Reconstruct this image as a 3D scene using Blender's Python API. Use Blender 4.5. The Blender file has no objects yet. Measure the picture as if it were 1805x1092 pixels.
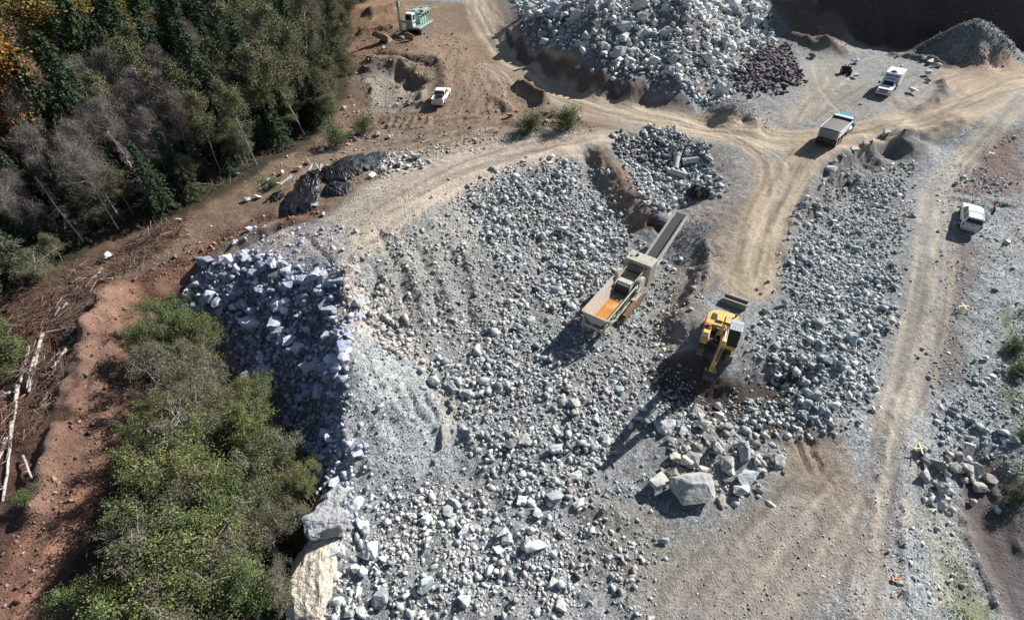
import bpy, bmesh, math, random
import numpy as np
from mathutils import Vector, Matrix, Euler
R = math.radians
random.seed(7); rng = np.random.default_rng(11)
scene = bpy.context.scene
COL = scene.collection
# ------------------------------------------------------------ camera, sky, sun
CAMZ, PITCH = 30.0, 42.0
cam = bpy.data.cameras.new('camera'); camo = bpy.data.objects.new('camera', cam); COL.objects.link(camo)
camo.location = (0, 0, CAMZ); camo.rotation_euler = (R(90 - PITCH), 0, 0)
cam.sensor_width = 36; cam.lens = 18.0; cam.clip_start = 0.1; cam.clip_end = 2000
scene.camera = camo
SUN_EL, SUN_AZ = 36.0, 57.0
w = bpy.data.worlds.new('World'); scene.world = w; w.use_nodes = True
nt = w.node_tree; bg = nt.nodes['Background']
sky = nt.nodes.new('ShaderNodeTexSky'); sky.sky_type = 'NISHITA'; sky.sun_disc = False
sky.sun_elevation = R(SUN_EL); sky.sun_rotation = R(SUN_AZ)
nt.links.new(sky.outputs[0], bg.inputs[0]); bg.inputs[1].default_value = 0.05
sd = bpy.data.lights.new('sun', 'SUN'); sd.energy = 5.0; sd.angle = R(0.5); sd.color = (1.0, 0.97, 0.925)
so = bpy.data.objects.new('sun', sd); COL.objects.link(so)
SV = Vector((math.sin(R(SUN_AZ)) * math.cos(R(SUN_EL)), math.cos(R(SUN_AZ)) * math.cos(R(SUN_EL)), math.sin(R(SUN_EL))))
so.rotation_euler = (-SV).to_track_quat('-Z', 'Y').to_euler(); so.location = SV * 200
scene.view_settings.view_transform = 'Standard'; scene.view_settings.look = 'None'
scene.view_settings.exposure = 0.76; scene.view_settings.gamma = 1.0
scene.cycles.max_bounces = 4; scene.cycles.diffuse_bounces = 2; scene.cycles.transparent_max_bounces = 4

# ------------------------------------------------------------ survey: sight lines to ground points
def sight(u, v):
    a = (u - 902.5) / 902.5; b = (546 - v) / 902.5
    sp, cp = math.sin(R(PITCH)), math.cos(R(PITCH))
    return a, cp + b * sp, sp - b * cp          # x, y, drop per unit
def at(u, v, z):
    a, f, d = sight(u, v); t = (CAMZ - z) / d
    return (a * t, f * t, z)
# ------------------------------------------------------------ noise
def _h(ix, iy, seed):
    h = (ix.astype(np.int64) * 374761393 + iy.astype(np.int64) * 668265263 + seed * 1442695041) & 0x7fffffff
    h = ((h ^ (h >> 13)) * 1274126177) & 0x7fffffff
    h = (h ^ (h >> 16)) & 0xffffff
    return h / float(0xffffff)
def vnoise(x, y, seed=0):
    x = np.asarray(x, float); y = np.asarray(y, float)
    ix = np.floor(x); iy = np.floor(y); fx = x - ix; fy = y - iy
    fx = fx * fx * (3 - 2 * fx); fy = fy * fy * (3 - 2 * fy)
    a = _h(ix, iy, seed); b = _h(ix + 1, iy, seed); c = _h(ix, iy + 1, seed); d = _h(ix + 1, iy + 1, seed)
    return (a + (b - a) * fx) * (1 - fy) + (c + (d - c) * fx) * fy
def fbm(x, y, seed=0, oct=4, gain=0.5):
    s = 0; am = 1; t = 0
    for i in range(oct):
        s = s + am * (vnoise(x * 2 ** i + 17.3 * i, y * 2 ** i - 9.1 * i, seed + i) * 2 - 1); t += am; am *= gain
    return s / t
def ss(a, b, x): t = np.clip((x - a) / (b - a), 0, 1); return t * t * (3 - 2 * t)
# ------------------------------------------------------------ terrain control points (sight x, sight y, height)
CP = []
def cp(*pts):
    for u, v, z in pts: CP.append(at(u, v, z))
def cw(*pts):
    for p in pts: CP.append(p)
# haul road
cp((850,0,3.2),(830,30,3),(870,60,2.6),(920,95,1.9),(1000,148,.9),(1080,180,.5),(1150,200,.2),(1250,222,0),(1350,240,-.3),(1430,245,-.3),
   (1500,242,-.2),(1600,222,.3),(1700,190,1),(1800,150,2))
cp((790,20,3.1),(800,90,2.2),(860,130,1.6),(930,170,1),(1000,210,.4),(1080,225,.2),(1150,215,.1))
# ramp into the pit and pad of the excavator
cp((1400,275,-.7),(1360,350,-2),(1330,430,-3),(1310,500,-3.8),(1290,560,-4.1),(1250,600,-4.3),(1320,620,-4.1),(1225,580,-4.3),(1285,640,-4.4),(1260,545,-4.0))
cp((1330,290,-.9),(1350,320,-1.5),(1310,380,-2.4),(1290,440,-3.2),(1270,500,-3.8),(1400,340,-1.9),(1380,400,-2.8),(1370,480,-3.5),(1360,560,-4))
# bank between ramp and crusher floor
cp((1255,430,-3.2),(1245,480,-3.7),(1225,530,-4.1),(1205,560,-4.4))
cp((1215,490,-5.3),(1190,540,-5.8),(1170,580,-6),(1165,620,-6.1),(1200,600,-5.6))
# rim of the pit
cp((1090,245,0),(1040,255,0),(1000,265,0),(930,285,-.1),(880,302,-.3),(848,320,-.5),(780,365,-.6),(700,410,-.7),(645,455,-1),(625,480,-1.1),(612,520,-1.3))
cp((900,260,0),(800,300,0),(720,330,-.2),(640,380,-.5),(600,400,-.7),(560,380,-.8),(700,360,-.3),(900,225,.3),(1000,235,.2),(840,280,0),(620,430,-.7))
# slope of the pit
cp((870,350,-1.8),(830,390,-2.2),(900,400,-3.2),(960,430,-4.6),(880,480,-4.4),(780,470,-2.8),(700,480,-2.4),(660,510,-2.9),(760,560,-4.4),(680,580,-4.2),(640,560,-3),
   (940,350,-2.2),(980,390,-3.7),(930,310,-1.1),(1000,330,-2),(980,290,-.9),(640,500,-2.4))
cp((1000,480,-5.5),(1000,560,-6),(1060,470,-5.6),(1100,500,-5.7),(1060,540,-5.8),(1100,560,-5.9),(1150,480,-5.5),(1180,440,-5.2),(1000,620,-6.1),(1060,620,-6.2),
   (900,600,-5.6),(900,700,-6.1),(820,640,-5.6),(850,780,-6.5),(950,780,-6.4),(1050,780,-6.5),(1080,700,-6.3),(900,880,-6.8),(1000,950,-7),(1100,900,-6.8),(1100,1080,-7),
   (900,1050,-7.2),(700,1000,-7.2),(780,930,-7),(700,1080,-7.5),(960,860,-6.2),(980,880,-6.2),(1030,800,-6.7))
# scarp between the two rubble hollows
cp((1055,268,-.2),(1080,300,-1.2),(1110,335,-2.1),(1140,370,-3),(1165,400,-3.8))
cp((1040,290,-2.0),(1060,330,-3.3),(1090,370,-4.3),(1120,405,-5))
cp((1130,222,.1),(1180,235,0),(1240,258,-.2),(1110,262,-1.0),(1150,285,-2.2),(1190,300,-2.6),(1150,330,-2.8),(1120,300,-2.3),(1210,330,-2.8),(1240,345,-2.7),
   (1230,290,-1.9),(1280,280,-.9),(1300,310,-1.5),(1260,320,-2.2),(1250,260,-.3),(1190,370,-3.6),(1230,390,-3.4),(1300,340,-1.9),(1215,430,-4.2),(1190,420,-4.6),(1240,450,-4))
# bank below the haul road and rock field
cp((1445,300,-1),(1465,288,-.7),(1500,268,-.4),(1540,251,-.2),(1600,238,0),(1700,206,.9),(1800,168,1.9))
cp((1425,350,-1.9),(1400,400,-2.6),(1480,335,-3.1),(1525,300,-3),(1570,280,-2.8),(1600,285,-2.4),(1650,258,-1.8),(1710,225,-.2),(1780,190,1.2))
cp((1450,400,-3.2),(1500,440,-3.6),(1450,500,-3.5),(1540,520,-4.2),(1400,560,-3.8),(1480,600,-3.7),(1400,620,-3.9),(1500,660,-4.4),(1440,650,-4.1),(1540,620,-4.7),
   (1450,720,-4.7),(1500,720,-5.1),(1380,620,-4.1),(1400,690,-4.8))
# lower right road
cp((1760,220,.4),(1700,265,-1.6),(1640,310,-2.6),(1640,400,-3.1),(1620,500,-4),(1600,600,-4.6),(1580,700,-5.1),(1550,800,-5.7),(1540,900,-6.2),(1500,1000,-6.5),(1560,1080,-6.6),(1400,1080,-6.7),
   (1715,400,-2.8),(1760,300,-1.8),(1800,250,-.6),(1800,400,-2.7),(1700,540,-4),(1800,540,-3.6),(1700,700,-5),(1650,650,-4.8),(1800,650,-4.6),(1780,750,-5.2),(1650,800,-5.8),
   (1600,880,-6.2),(1600,960,-6.4),(1620,1080,-6.7))
# hollows and slopes south of the excavator
cp((1235,655,-4.7),(1200,640,-5.2),(1285,668,-5.0),(1240,700,-6.3),(1180,690,-6.3),(1150,660,-6.2),(1290,710,-6.2),(1320,645,-4.7),(1330,676,-5.8),(1365,680,-6.0),(1390,686,-5.9),
   (1350,645,-4.5),(1400,655,-4.6),(1360,700,-5.6),(1330,720,-5.6),(1300,740,-5.7),(1425,680,-4.9),(1420,740,-5.2),(1400,800,-5.9))
cp((1250,770,-5.3),(1300,800,-5.2),(1200,760,-5.7),(1330,790,-5.5),(1270,820,-5.6),(1220,830,-6.1),(1160,800,-6.3),(1200,900,-6.6),(1300,880,-6.4),(1350,850,-6.2),(1150,850,-6.5),
   (1300,950,-6.6),(1400,900,-6.4),(1450,850,-6.1),(1300,1080,-6.9),(1200,1000,-6.9),(1480,790,-5.8))
# lower right bench and dark track
cp((1640,900,-6.6),(1680,870,-6.6),(1700,840,-6.6),(1670,960,-7.3),(1690,1020,-7.9),(1720,1080,-8.4),(1700,900,-7.5),(1740,960,-7.8),(1780,1040,-8.3),(1800,1080,-8.5),(1720,830,-6.9),
   (1750,880,-7.3),(1800,950,-7.4),(1800,900,-6.7),(1800,840,-5.9),(1760,830,-6.2))
# dump slope to the west
cp((545,395,-1.2),(440,405,-2),(400,440,-2.4),(370,470,-2.9),(500,455,-1.8),(560,462,-1.4),(470,480,-2.3),(560,490,-1.8),(600,530,-1.3),(606,580,-1.4),(612,640,-2.0),(614,700,-2.9),(606,745,-3.6))
cp((335,520,-5.5),(345,570,-7),(390,620,-8.3),(440,670,-9),(480,715,-9.3),(530,780,-9.2),(540,840,-8.6),(560,620,-5.2),(500,560,-5),(430,520,-4.9),(540,680,-7),(400,560,-6.6),(480,630,-7.2),(575,760,-6.8),(560,560,-4))
# fines pile, lit side
cp((640,600,-2.6),(680,600,-3.6),(700,640,-3.9),(740,640,-4.6),(780,700,-5.7),(830,750,-6.4),(700,740,-5),(760,790,-6.4),(640,760,-5),(660,820,-6),(610,820,-6.3),(700,860,-6.8),(600,880,-6.6),(640,920,-7),(800,830,-6.8))
# outcrop
cp((590,870,-6.2),(560,900,-5.8),(545,940,-6.2),(590,950,-6.4),(600,1000,-7.3),(580,980,-7),(540,970,-8.6),(530,1080,-9),(560,1080,-7.5),(600,1080,-7.6),(510,900,-9),(500,1000,-9.4))
# west road, berm, bottom wood
cp((520,340,-1.2),(450,390,-2.5),(380,430,-3.5),(320,470,-4.3),(270,500,-5),(210,560,-5.8),(180,650,-6.6),(150,750,-7.2),(120,850,-7.8),(60,1000,-8.6),(20,1080,-9),
   (500,300,-.8),(400,350,-2),(300,410,-3),(200,470,-4.4),(120,540,-5.6),(60,620,-6.4),(0,720,-7.4),(0,900,-8.6),(330,500,-5.2),(290,560,-7),(260,650,-8),(300,700,-9),(400,760,-9.8),(250,850,-9.5),
   (300,1000,-10),(150,1080,-9.8),(420,900,-9.8),(420,1080,-10),(500,850,-9.6))
cp((180,530,-5.1),(205,520,-4.9),(165,600,-5.7),(130,690,-6.4),(230,520,-5.4),(195,620,-6.5))
# forest floor
cp((530,240,-.8),(430,308,-1.4),(350,350,-2),(250,390,-3),(160,390,-3.2),(60,515,-5),(0,560,-5.8),(0,420,-4.5),(0,300,-4),(200,250,-3),(400,180,-1.6),(520,120,-.4),(300,80,-2),(0,120,-5),(0,0,-6),(300,0,-2),(560,0,2))
# drill bench and brown ground
cp((620,70,1.5),(650,40,3.2),(700,30,3.6),(690,70,2.6),(745,60,3.2),(800,60,2.8),(700,85,2.6),(660,95,2.2),(740,95,2.6),(700,112,2.0),(712,135,.4),(690,140,.2),(745,130,1.6),(760,150,1.5),(730,160,.5),(775,190,.5),
   (820,170,.9),(850,200,.5),(700,200,.1),(640,180,-.1),(600,220,-.4),(640,130,.8),(650,115,2.0),(590,260,-.6),(650,270,-.5),(760,230,.1),(830,230,.3),(900,170,1),(930,160,1.5),(965,178,1.2),(940,195,.4),(625,150,.6))
cp((620,10,5),(590,40,2))
# bench of the big rock pile
cp((900,15,4.6),(895,45,4.8),(915,60,4.9),(960,80,4.8),(1000,98,4.7),(1060,120,4.2),(1110,142,3.3),(1190,176,1.5),(1230,192,.6),(905,88,1.9),(940,112,1.5),(985,142,.9),(1030,160,.6),(1090,174,.4),(1140,186,.3))

cp((945,30,7),(1000,60,6),(1100,100,5),(1200,140,3.6),(1250,165,1.8),(1050,10,10.5),(1150,40,8.5),(1250,80,6),(1300,140,2.6),(1330,100,3.5),(1380,130,2.6),(1420,155,.9),(1350,40,5),(1320,10,7),
   (1390,80,3.2),(1410,100,2.2),(1200,0,11.5),(1300,60,5))
cp((1300,184,2.9),(1278,188,2.2),(1328,196,2.5),(1240,195,.4),(1370,220,-.1),(1310,225,.0),(1360,190,.7),(1390,200,.2))
# service pad, mounds, gravel pile, cut wall
cp((1560,165,1.2),(1450,190,.4),(1440,130,1.6),(1480,100,2.1),(1600,110,1.9),(1640,115,1.9),(1620,150,1.6),(1600,180,1.2),(1540,208,.5),(1500,215,.2),(1690,150,1.4),(1640,190,.7),(1600,207,.3),
   (1430,170,.6),(1420,90,2.6),(1450,70,4),(1500,75,2.8),(1400,50,4.5),(1420,25,6),(1380,10,7),(1550,90,2.4),(1480,45,5))
cp((1630,95,2.2),(1680,112,2.1),(1740,115,2.2),(1800,110,2.4),(1655,68,4.6),(1690,48,6.6),(1720,32,8),(1755,48,7.2),(1785,72,5.2),(1690,85,4.2),(1740,88,4.6))
ZF = 3.0
for u in (1510, 1560, 1620, 1700, 1800):
    x, y, z = at(u, 62, ZF); cw((x, y + .5, ZF), (x * 1.01, y + 3, 8.5), (x * 1.02, y + 5.5, 14.5), (x * 1.03, y + 8, 20.5), (x * 1.04, y + 11, 26), (x * 1.2, y + 45, 28))
x, y, z = at(1440, 10, 6); cw((x, y + 8, 8), (x, y + 14, 18), (x - 12, y + 12, 9), (x - 12, y + 17, 18))
cw((150, 200, 26), (60, 200, 22), (0, 210, 10), (-60, 200, 2), (-150, 190, -6), (-220, 100, -9), (-220, 0, -12), (-60, -20, -11), (0, -20, -9), (40, -20, -8.5), (70, -10, -8.5), (110, 20, -6),
   (120, 60, -2), (150, 90, 4), (220, 100, 10), (220, 0, -4), (200, 200, 28), (0, 0, -8), (-30, 0, -10.5), (25, 5, -7.6), (20, 160, 10), (30, 180, 12), (35, 130, 10), (20, 120, 10), (-10, 165, 5))
CP = np.array(CP)
C2 = CP[:, :2]; n = len(CP)
def kern(d): return -np.sqrt(d * d + 0.36)
D = np.linalg.norm(C2[:, None] - C2[None], axis=2)
A = np.zeros((n + 3, n + 3)); A[:n, :n] = kern(D) + np.eye(n) * 0.3
A[:n, n] = 1; A[:n, n + 1:] = C2; A[n, :n] = 1; A[n + 1:, :n] = C2.T
SOL = np.linalg.solve(A, np.concatenate([CP[:, 2], [0, 0, 0]]))
def base_h(x, y):
    x = np.asarray(x, float).ravel(); y = np.asarray(y, float).ravel(); out = np.empty_like(x)
    for i in range(0, len(x), 20000):
        xs = x[i:i + 20000]; ys = y[i:i + 20000]
        d = np.hypot(xs[:, None] - C2[:, 0], ys[:, None] - C2[:, 1])
        out[i:i + 20000] = kern(d) @ SOL[:n] + SOL[n] + SOL[n + 1] * xs + SOL[n + 2] * ys
    return out
# tensor grid, finer in the middle of the place
def axis(segs):
    a = [segs[0][0]]
    for lo, hi, st in segs:
        k = max(1, int(round((hi - lo) / st))); a += list(lo + (hi - lo) * (np.arange(k) + 1) / k)
    return np.array(a)
GX = axis([(-190,-110,3),(-110,-60,.9),(-60,-30,.45),(-30,50,.2),(50,75,.3),(75,110,.6),(110,190,3)])
GY = axis([(-20,4,1.2),(4,12,.35),(12,75,.2),(75,115,.35),(115,160,.6),(160,210,2.5)])
XX, YY = np.meshgrid(GX, GY); SH = XX.shape
HZ = base_h(XX, YY).reshape(SH)
def gh(H, x, y):
    x = np.asarray(x, float); y = np.asarray(y, float)
    i = np.clip(np.searchsorted(GX, x) - 1, 0, len(GX) - 2); j = np.clip(np.searchsorted(GY, y) - 1, 0, len(GY) - 2)
    fx = np.clip((x - GX[i]) / (GX[i + 1] - GX[i]), 0, 1); fy = np.clip((y - GY[j]) / (GY[j + 1] - GY[j]), 0, 1)
    return (H[j, i] * (1 - fx) + H[j, i + 1] * fx) * (1 - fy) + (H[j + 1, i] * (1 - fx) + H[j + 1, i + 1] * fx) * fy
H0 = HZ.copy()
def hit(u, v, H=None):            # where a surveyed sight line meets the ground
    H = H0 if H is None else H
    a, f, d = sight(u, v); t0 = (CAMZ - 14) / d; t1 = (CAMZ + 14) / d
    ts = np.linspace(t0, t1, 260); g = gh(H, a * ts, f * ts) - (CAMZ - d * ts)
    k = np.argmax(g > 0) if (g > 0).any() else 259
    if k > 0:
        w_ = g[k - 1] / (g[k - 1] - g[k] + 1e-9); t = ts[k - 1] + (ts[k] - ts[k - 1]) * min(max(w_, 0), 1)
    else: t = ts[0]
    return a * t, f * t
def W(pts): return np.array([hit(u, v) for u, v in pts])
def sdist(poly, x, y):            # signed distance, negative inside
    x = np.asarray(x, float); y = np.asarray(y, float)
    d = np.full(x.shape, 1e9); ins = np.zeros(x.shape, bool); m = len(poly)
    for i in range(m):
        ax, ay = poly[i]; bx, by = poly[(i + 1) % m]; ex, ey = bx - ax, by - ay
        t = np.clip(((x - ax) * ex + (y - ay) * ey) / (ex * ex + ey * ey + 1e-9), 0, 1)
        d = np.minimum(d, np.hypot(x - ax - t * ex, y - ay - t * ey))
        c = ((ay > y) != (by > y)) & (x < (bx - ax) * (y - ay) / (by - ay + 1e-12) + ax); ins ^= c
    return np.where(ins, -d, d)
def pline(pl, x, y):              # distance across (signed) and along a polyline
    best = np.full(x.shape, 1e9); ac = np.zeros(x.shape); al = np.zeros(x.shape); s0 = 0
    for i in range(len(pl) - 1):
        ax, ay = pl[i]; bx, by = pl[i + 1]; ex, ey = bx - ax, by - ay; L = math.hypot(ex, ey)
        t = np.clip(((x - ax) * ex + (y - ay) * ey) / (L * L), 0, 1); px = x - ax - t * ex; py = y - ay - t * ey
        d = np.hypot(px, py); m_ = d < best; sg = np.sign(ex * py - ey * px)
        best = np.where(m_, d, best); ac = np.where(m_, d * sg, ac); al = np.where(m_, s0 + t * L, al); s0 += L
    return ac, al
def smooth_pl(pl, k=3):
    for _ in range(k):
        q = [pl[0]]
        for i in range(len(pl) - 1): q += [pl[i] * .75 + pl[i + 1] * .25, pl[i] * .25 + pl[i + 1] * .75]
        pl = np.array(q + [pl[-1]])
    return pl
exec_after_terrain = True
# ------------------------------------------------------------ ground zones
# earth colours (linear), some darkened to paint shaded slopes
TAN=(.36,.295,.215); BROWN=(.175,.125,.088); RED=(.105,.05,.036); DKB=(.07,.055,.045); GREY=(.225,.232,.232); BLUE=(.235,.262,.27)
PALE=(.42,.40,.37); GB=(.235,.215,.19); ORG=(.22,.135,.085); FLOOR=(.045,.04,.025); DGR=(.10,.095,.095); PINK=(.215,.135,.105); GRASS=(.09,.12,.03); BANK_SHADE=(.16,.125,.12)
c = np.empty(SH + (4,)); c[..., :3] = GREY; c[..., 3] = 0.7
wx = XX + 1.3 * fbm(XX * .35, YY * .35, 3, 3); wy = YY + 1.3 * fbm(XX * .35, YY * .35, 8, 3)
wx2 = XX + .5 * fbm(XX * 1.3, YY * 1.3, 5, 3); wy2 = YY + .5 * fbm(XX * 1.3, YY * 1.3, 6, 3)
def zone(pts, colr, peb, soft=1.0, mix=1.0, warp=True):
    P = W(pts); m = sdist(P, wx if warp else wx2, wy if warp else wy2)
    a = ss(soft, -soft, m)[..., None] * mix
    c[..., :3] = c[..., :3] * (1 - a) + np.array(colr) * a; c[..., 3:] = c[..., 3:] * (1 - a) + peb * a
    return P
rough = np.full(SH, .5)
def rzone(pts, val, soft=1.5):
    m = ss(soft, -soft, sdist(W(pts), wx, wy)); rough[:] = rough * (1 - m) + val * m
# big areas
zone([(-200,-150),(700,-150),(640,120),(640,330),(560,380),(400,440),(330,560),(560,900),(520,1200),(-200,1200)], (.12,.085,.06), .25, 1.5)
zone([(600,0),(890,0),(900,60),(1000,120),(1150,190),(1090,240),(900,240),(640,330),(560,380),(480,400),(300,500),(240,700),(230,900),(0,1092),(-60,900),(0,560),(300,400),(560,240),(620,120)], BROWN, .25, 1.5)
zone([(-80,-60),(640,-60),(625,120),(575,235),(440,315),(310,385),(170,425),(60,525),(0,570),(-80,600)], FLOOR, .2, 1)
zone([(560,370),(450,385),(330,450),(240,490),(190,540),(150,640),(100,800),(20,960),(0,1092),(200,1092),(230,800),(260,560),(340,500),(440,400),(560,385)], RED, .2, 1)
zone([(120,560),(200,505),(235,520),(225,570),(200,640),(150,740),(110,720),(130,640)], PINK, .15, .8, .7)
zone([(60,740),(240,700),(260,800),(150,1092),(-60,1092),(-60,760)], (.07,.035,.027), .3, 2, .8)  # tree shadow over the lower left track, painted as darker earth
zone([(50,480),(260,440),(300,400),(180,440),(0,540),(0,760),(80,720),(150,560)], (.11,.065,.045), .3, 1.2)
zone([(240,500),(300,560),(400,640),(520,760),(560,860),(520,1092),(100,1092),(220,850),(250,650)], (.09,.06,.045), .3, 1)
zone([(620,0),(720,0),(700,40),(640,110),(615,90)], ORG, .1, 1)
zone([(720,60),(840,60),(870,140),(960,200),(840,220),(720,230),(760,150)], (.215,.155,.11), .2, 1.6)
zone([(625,230),(700,215),(760,230),(860,225),(900,235),(690,280),(560,330),(520,330),(560,270)], (.19,.148,.115), .2, 1.2)
zone([(640,120),(700,130),(760,160),(745,200),(650,200)], (.24,.21,.18), .4, 1)
zone([(900,0),(940,0),(935,60),(1000,100),(1120,145),(1230,195),(1180,205),(1100,182),(1000,148),(900,75)], BANK_SHADE, .1, .7)  # bench bank facing away from the sun, shade put into its colour
zone([(1340,0),(1520,0),(1490,70),(1560,80),(1640,100),(1560,100),(1480,85),(1420,90),(1380,30)], (.15,.11,.09), .2, 1)
zone([(1400,-200),(1900,-200),(1900,100),(1640,80),(1500,60),(1440,20)], (.085,.065,.06), .3, 1)  # cut wall: dark brown earth with its shade painted in as well
zone([(1240,0),(900,0),(930,60),(1100,140),(1240,180),(1420,160),(1400,60),(1340,0)], (.2,.19,.185), .9, 1)
zone([(1420,85),(1560,80),(1660,120),(1640,160),(1560,205),(1400,220),(1350,200),(1420,160)], (.265,.25,.225), .35, 1)
zone([(1480,85),(1600,90),(1645,120),(1600,170),(1500,130)], (.25,.26,.255), .5, 1.2, .8)
zone([(1650,120),(1680,110),(1810,115),(1810,150),(1700,170),(1660,150)], (.36,.27,.20), .2, 1)
zone([(1100,215),(1200,215),(1280,260),(1350,300),(1350,330),(1300,420),(1250,470),(1200,380),(1140,300)], (.26,.245,.225), .5, 1)
zone([(1240,380),(1340,330),(1300,500),(1240,520)], (.24,.20,.165), .35, 1)
zone([(1030,262),(1070,262),(1140,350),(1170,410),(1110,420),(1070,350),(1030,290)], (.22,.165,.125), .25, .5)
zone([(1185,450),(1260,440),(1240,560),(1180,640),(1150,620)], (.235,.205,.175), .4, .8)
zone([(850,225),(1090,235),(880,305),(840,330),(640,440),(600,440),(560,400),(640,330)], (.37,.32,.265), .5, 1.2)
zone([(700,380),(850,340),(830,420),(760,560),(700,560),(640,470)], (.265,.26,.24), .7, 1.5, .9)
zone([(560,400),(440,400),(480,450),(600,450),(600,620),(620,640),(680,600),(640,540),(625,420)], (.36,.32,.30), .6, .8)
zone([(600,590),(680,590),(760,650),(860,770),(830,800),(700,850),(590,830),(600,700)], (.285,.305,.305), .75, 2.2)
zone([(690,600),(720,600),(830,740),(800,750)], (.36,.32,.26), .3, .4, .8)
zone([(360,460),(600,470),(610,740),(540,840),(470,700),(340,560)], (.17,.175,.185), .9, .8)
zone([(1140,640),(1240,650),(1420,650),(1420,690),(1380,720),(1480,760),(1460,820),(1380,800),(1300,740),(1180,720)], DKB, .4, .8)  # diggings south of the excavator, slope shade painted in dark brown
zone([(1380,740),(1480,740),(1560,860),(1500,1092),(1150,1092),(1250,960),(1360,880)], (.26,.235,.205), .45, 1.4)
zone([(1400,740),(1480,770),(1500,900),(1440,900),(1380,850)], (.21,.165,.13), .3, 1.2, .8)
zone([(1000,840),(1150,900),(1240,1000),(1130,1092),(1040,1000)], (.24,.22,.19), .6, 1.2, .7)
zone([(1490,740),(1620,740),(1640,900),(1600,1092),(1440,1092),(1540,900)], (.285,.30,.31), .85, 1.3)
zone([(1640,230),(1805,200),(1805,1092),(1600,1092),(1600,700),(1650,500),(1610,350)], (.26,.27,.272), .8, 1)
zone([(1700,250),(1805,230),(1805,340),(1700,340),(1690,290)], (.19,.135,.12), .3, .8)
zone([(1670,400),(1720,430),(1700,560),(1700,680),(1640,680),(1660,520)], (.17,.15,.14), .4, 1)
zone([(1700,830),(1730,830),(1805,940),(1805,1092),(1770,1092),(1690,920)], (.155,.135,.13), .15, .4, 1, False)
zone([(1620,900),(1680,910),(1760,1092),(1660,1092)], (.32,.31,.26), .7, .6, .8)
for a in ([(1660,980),(1700,1000),(1740,1092),(1690,1092)], [(1770,820),(1805,830),(1805,920),(1780,890)], [(1780,560),(1805,540),(1805,680),(1780,660)], [(1760,700),(1805,690),(1805,780)],[(450,315),(500,310),(480,335)]):
    zone(a, GRASS, .3, .6, .55)
zone([(1180,625),(1260,640),(1300,690),(1160,700)], DKB, .5, .8, .9)  # painted shadow under the edge of the excavator pad
zone([(1090,230),(1180,250),(1190,290),(1120,300),(1085,265)], (.10,.10,.105), .8, .6)
zone([(1150,390),(1260,390),(1250,460),(1180,470)], (.15,.155,.16), .8, .8, .8)
rzone([(-80,-60),(600,-60),(560,240),(0,560)], .5); rzone([(240,500),(100,560),(-40,700),(-60,1150),(200,1150),(260,700)], 1.5, .8); rzone([(600,450),(850,330),(1100,420),(1160,640),(1100,1092),(500,1092),(340,560)], .9)
for z_ in ([(780,0),(900,0),(1000,140),(1250,205),(1420,225),(1800,130),(1800,190),(1500,260),(1420,300),(1360,500),(1240,540),(1340,300),(1100,225),(900,200),(820,120)],
           [(1640,250),(1700,260),(1660,700),(1600,1092),(1200,1092),(1500,760)], [(1420,90),(1640,110),(1560,200),(1420,215)], [(600,330),(1080,240),(860,310),(640,420)],[(1210,540),(1340,540),(1320,640),(1220,630)]):
    rzone(z_, .12)
# worn wheel tracks along the roads: real ruts and the paler dust of each lane
def road(pts, halfw, colr, mix=.9, freq=1.6, amp=.05, soft=.9, peb=.1, seed=0):
    pl = smooth_pl(W(pts)); ac, al = pline(pl, wx2 * .35 + XX * .65, wy2 * .35 + YY * .65)
    a = ss(halfw + soft, halfw - soft, np.abs(ac))
    st = vnoise(ac * freq + .7 * fbm(al * .12, ac * .05, 4 + seed, 2), al * .045, 31 + seed); st2 = vnoise(ac * freq * 2.7, al * .12, 77 + seed)
    t = np.clip((.6 * st + .4 * st2 - .5) * 1.7 + .5, 0, 1); k = (.66 + .60 * t)[..., None]; a3 = (a * mix)[..., None]
    c[..., :3] = c[..., :3] * (1 - a3) + np.array(colr) * k * a3; c[..., 3:] = c[..., 3:] * (1 - a3) + peb * a3
    HZ[:] = HZ + a * amp * (t - .5) * 2; rough[:] = rough * (1 - a * .8)
road([(840,-30),(850,20),(880,75),(950,125),(1050,172),(1150,205),(1280,232),(1400,248),(1500,243),(1600,220),(1700,190),(1810,140)], 3.4, TAN, .95, seed=1)
road([(860,120),(960,175),(1050,205),(1120,215),(1200,225)], 2.6, (.28,.23,.175), .7, seed=2)
road([(1500,240),(1430,262),(1390,310),(1360,370),(1340,430),(1322,500)], 2.7, (.345,.28,.205), .95, 1.4, seed=3)
road([(1200,225),(1300,245),(1350,285),(1345,340)], 1.4, (.33,.27,.20), .7, seed=4)
road([(1090,238),(980,262),(900,285),(800,320),(720,360),(650,420)], 2.0, (.40,.335,.27), .75, seed=5)
road([(1810,155),(1740,230),(1690,280),(1640,330),(1630,420),(1625,500),(1605,600),(1580,690),(1560,740)], .9, (.32,.29,.245), .75, 1.5, seed=6)
road([(1810,185),(1760,235),(1700,300),(1672,360),(1670,450),(1655,560),(1630,650),(1600,720)], .8, (.32,.29,.245), .6, 1.5, seed=7)
road([(820,130),(840,160),(830,200)], 3, (.225,.165,.12), .7, 1.2, seed=8)
road([(900,230),(780,260),(660,290),(560,320)], 2.0, (.235,.175,.12), .6, 1.3, seed=9)
road([(560,372),(450,400),(370,440),(290,500)], 1.3, (.21,.125,.085), .9, 1.1, .14, seed=10)
road([(215,520),(205,600),(180,700),(140,820),(90,940),(20,1080)], 2.1, (.235,.13,.09), .85, 1.0, .16, seed=11)
road([(1725,835),(1760,930),(1805,1040),(1830,1092)], 1.7, (.15,.13,.125), .8, 1.0, .06, seed=12)
road([(1400,215),(1440,170),(1470,130)], 1.5, (.31,.27,.215), .6, 1.4, seed=13)
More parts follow.
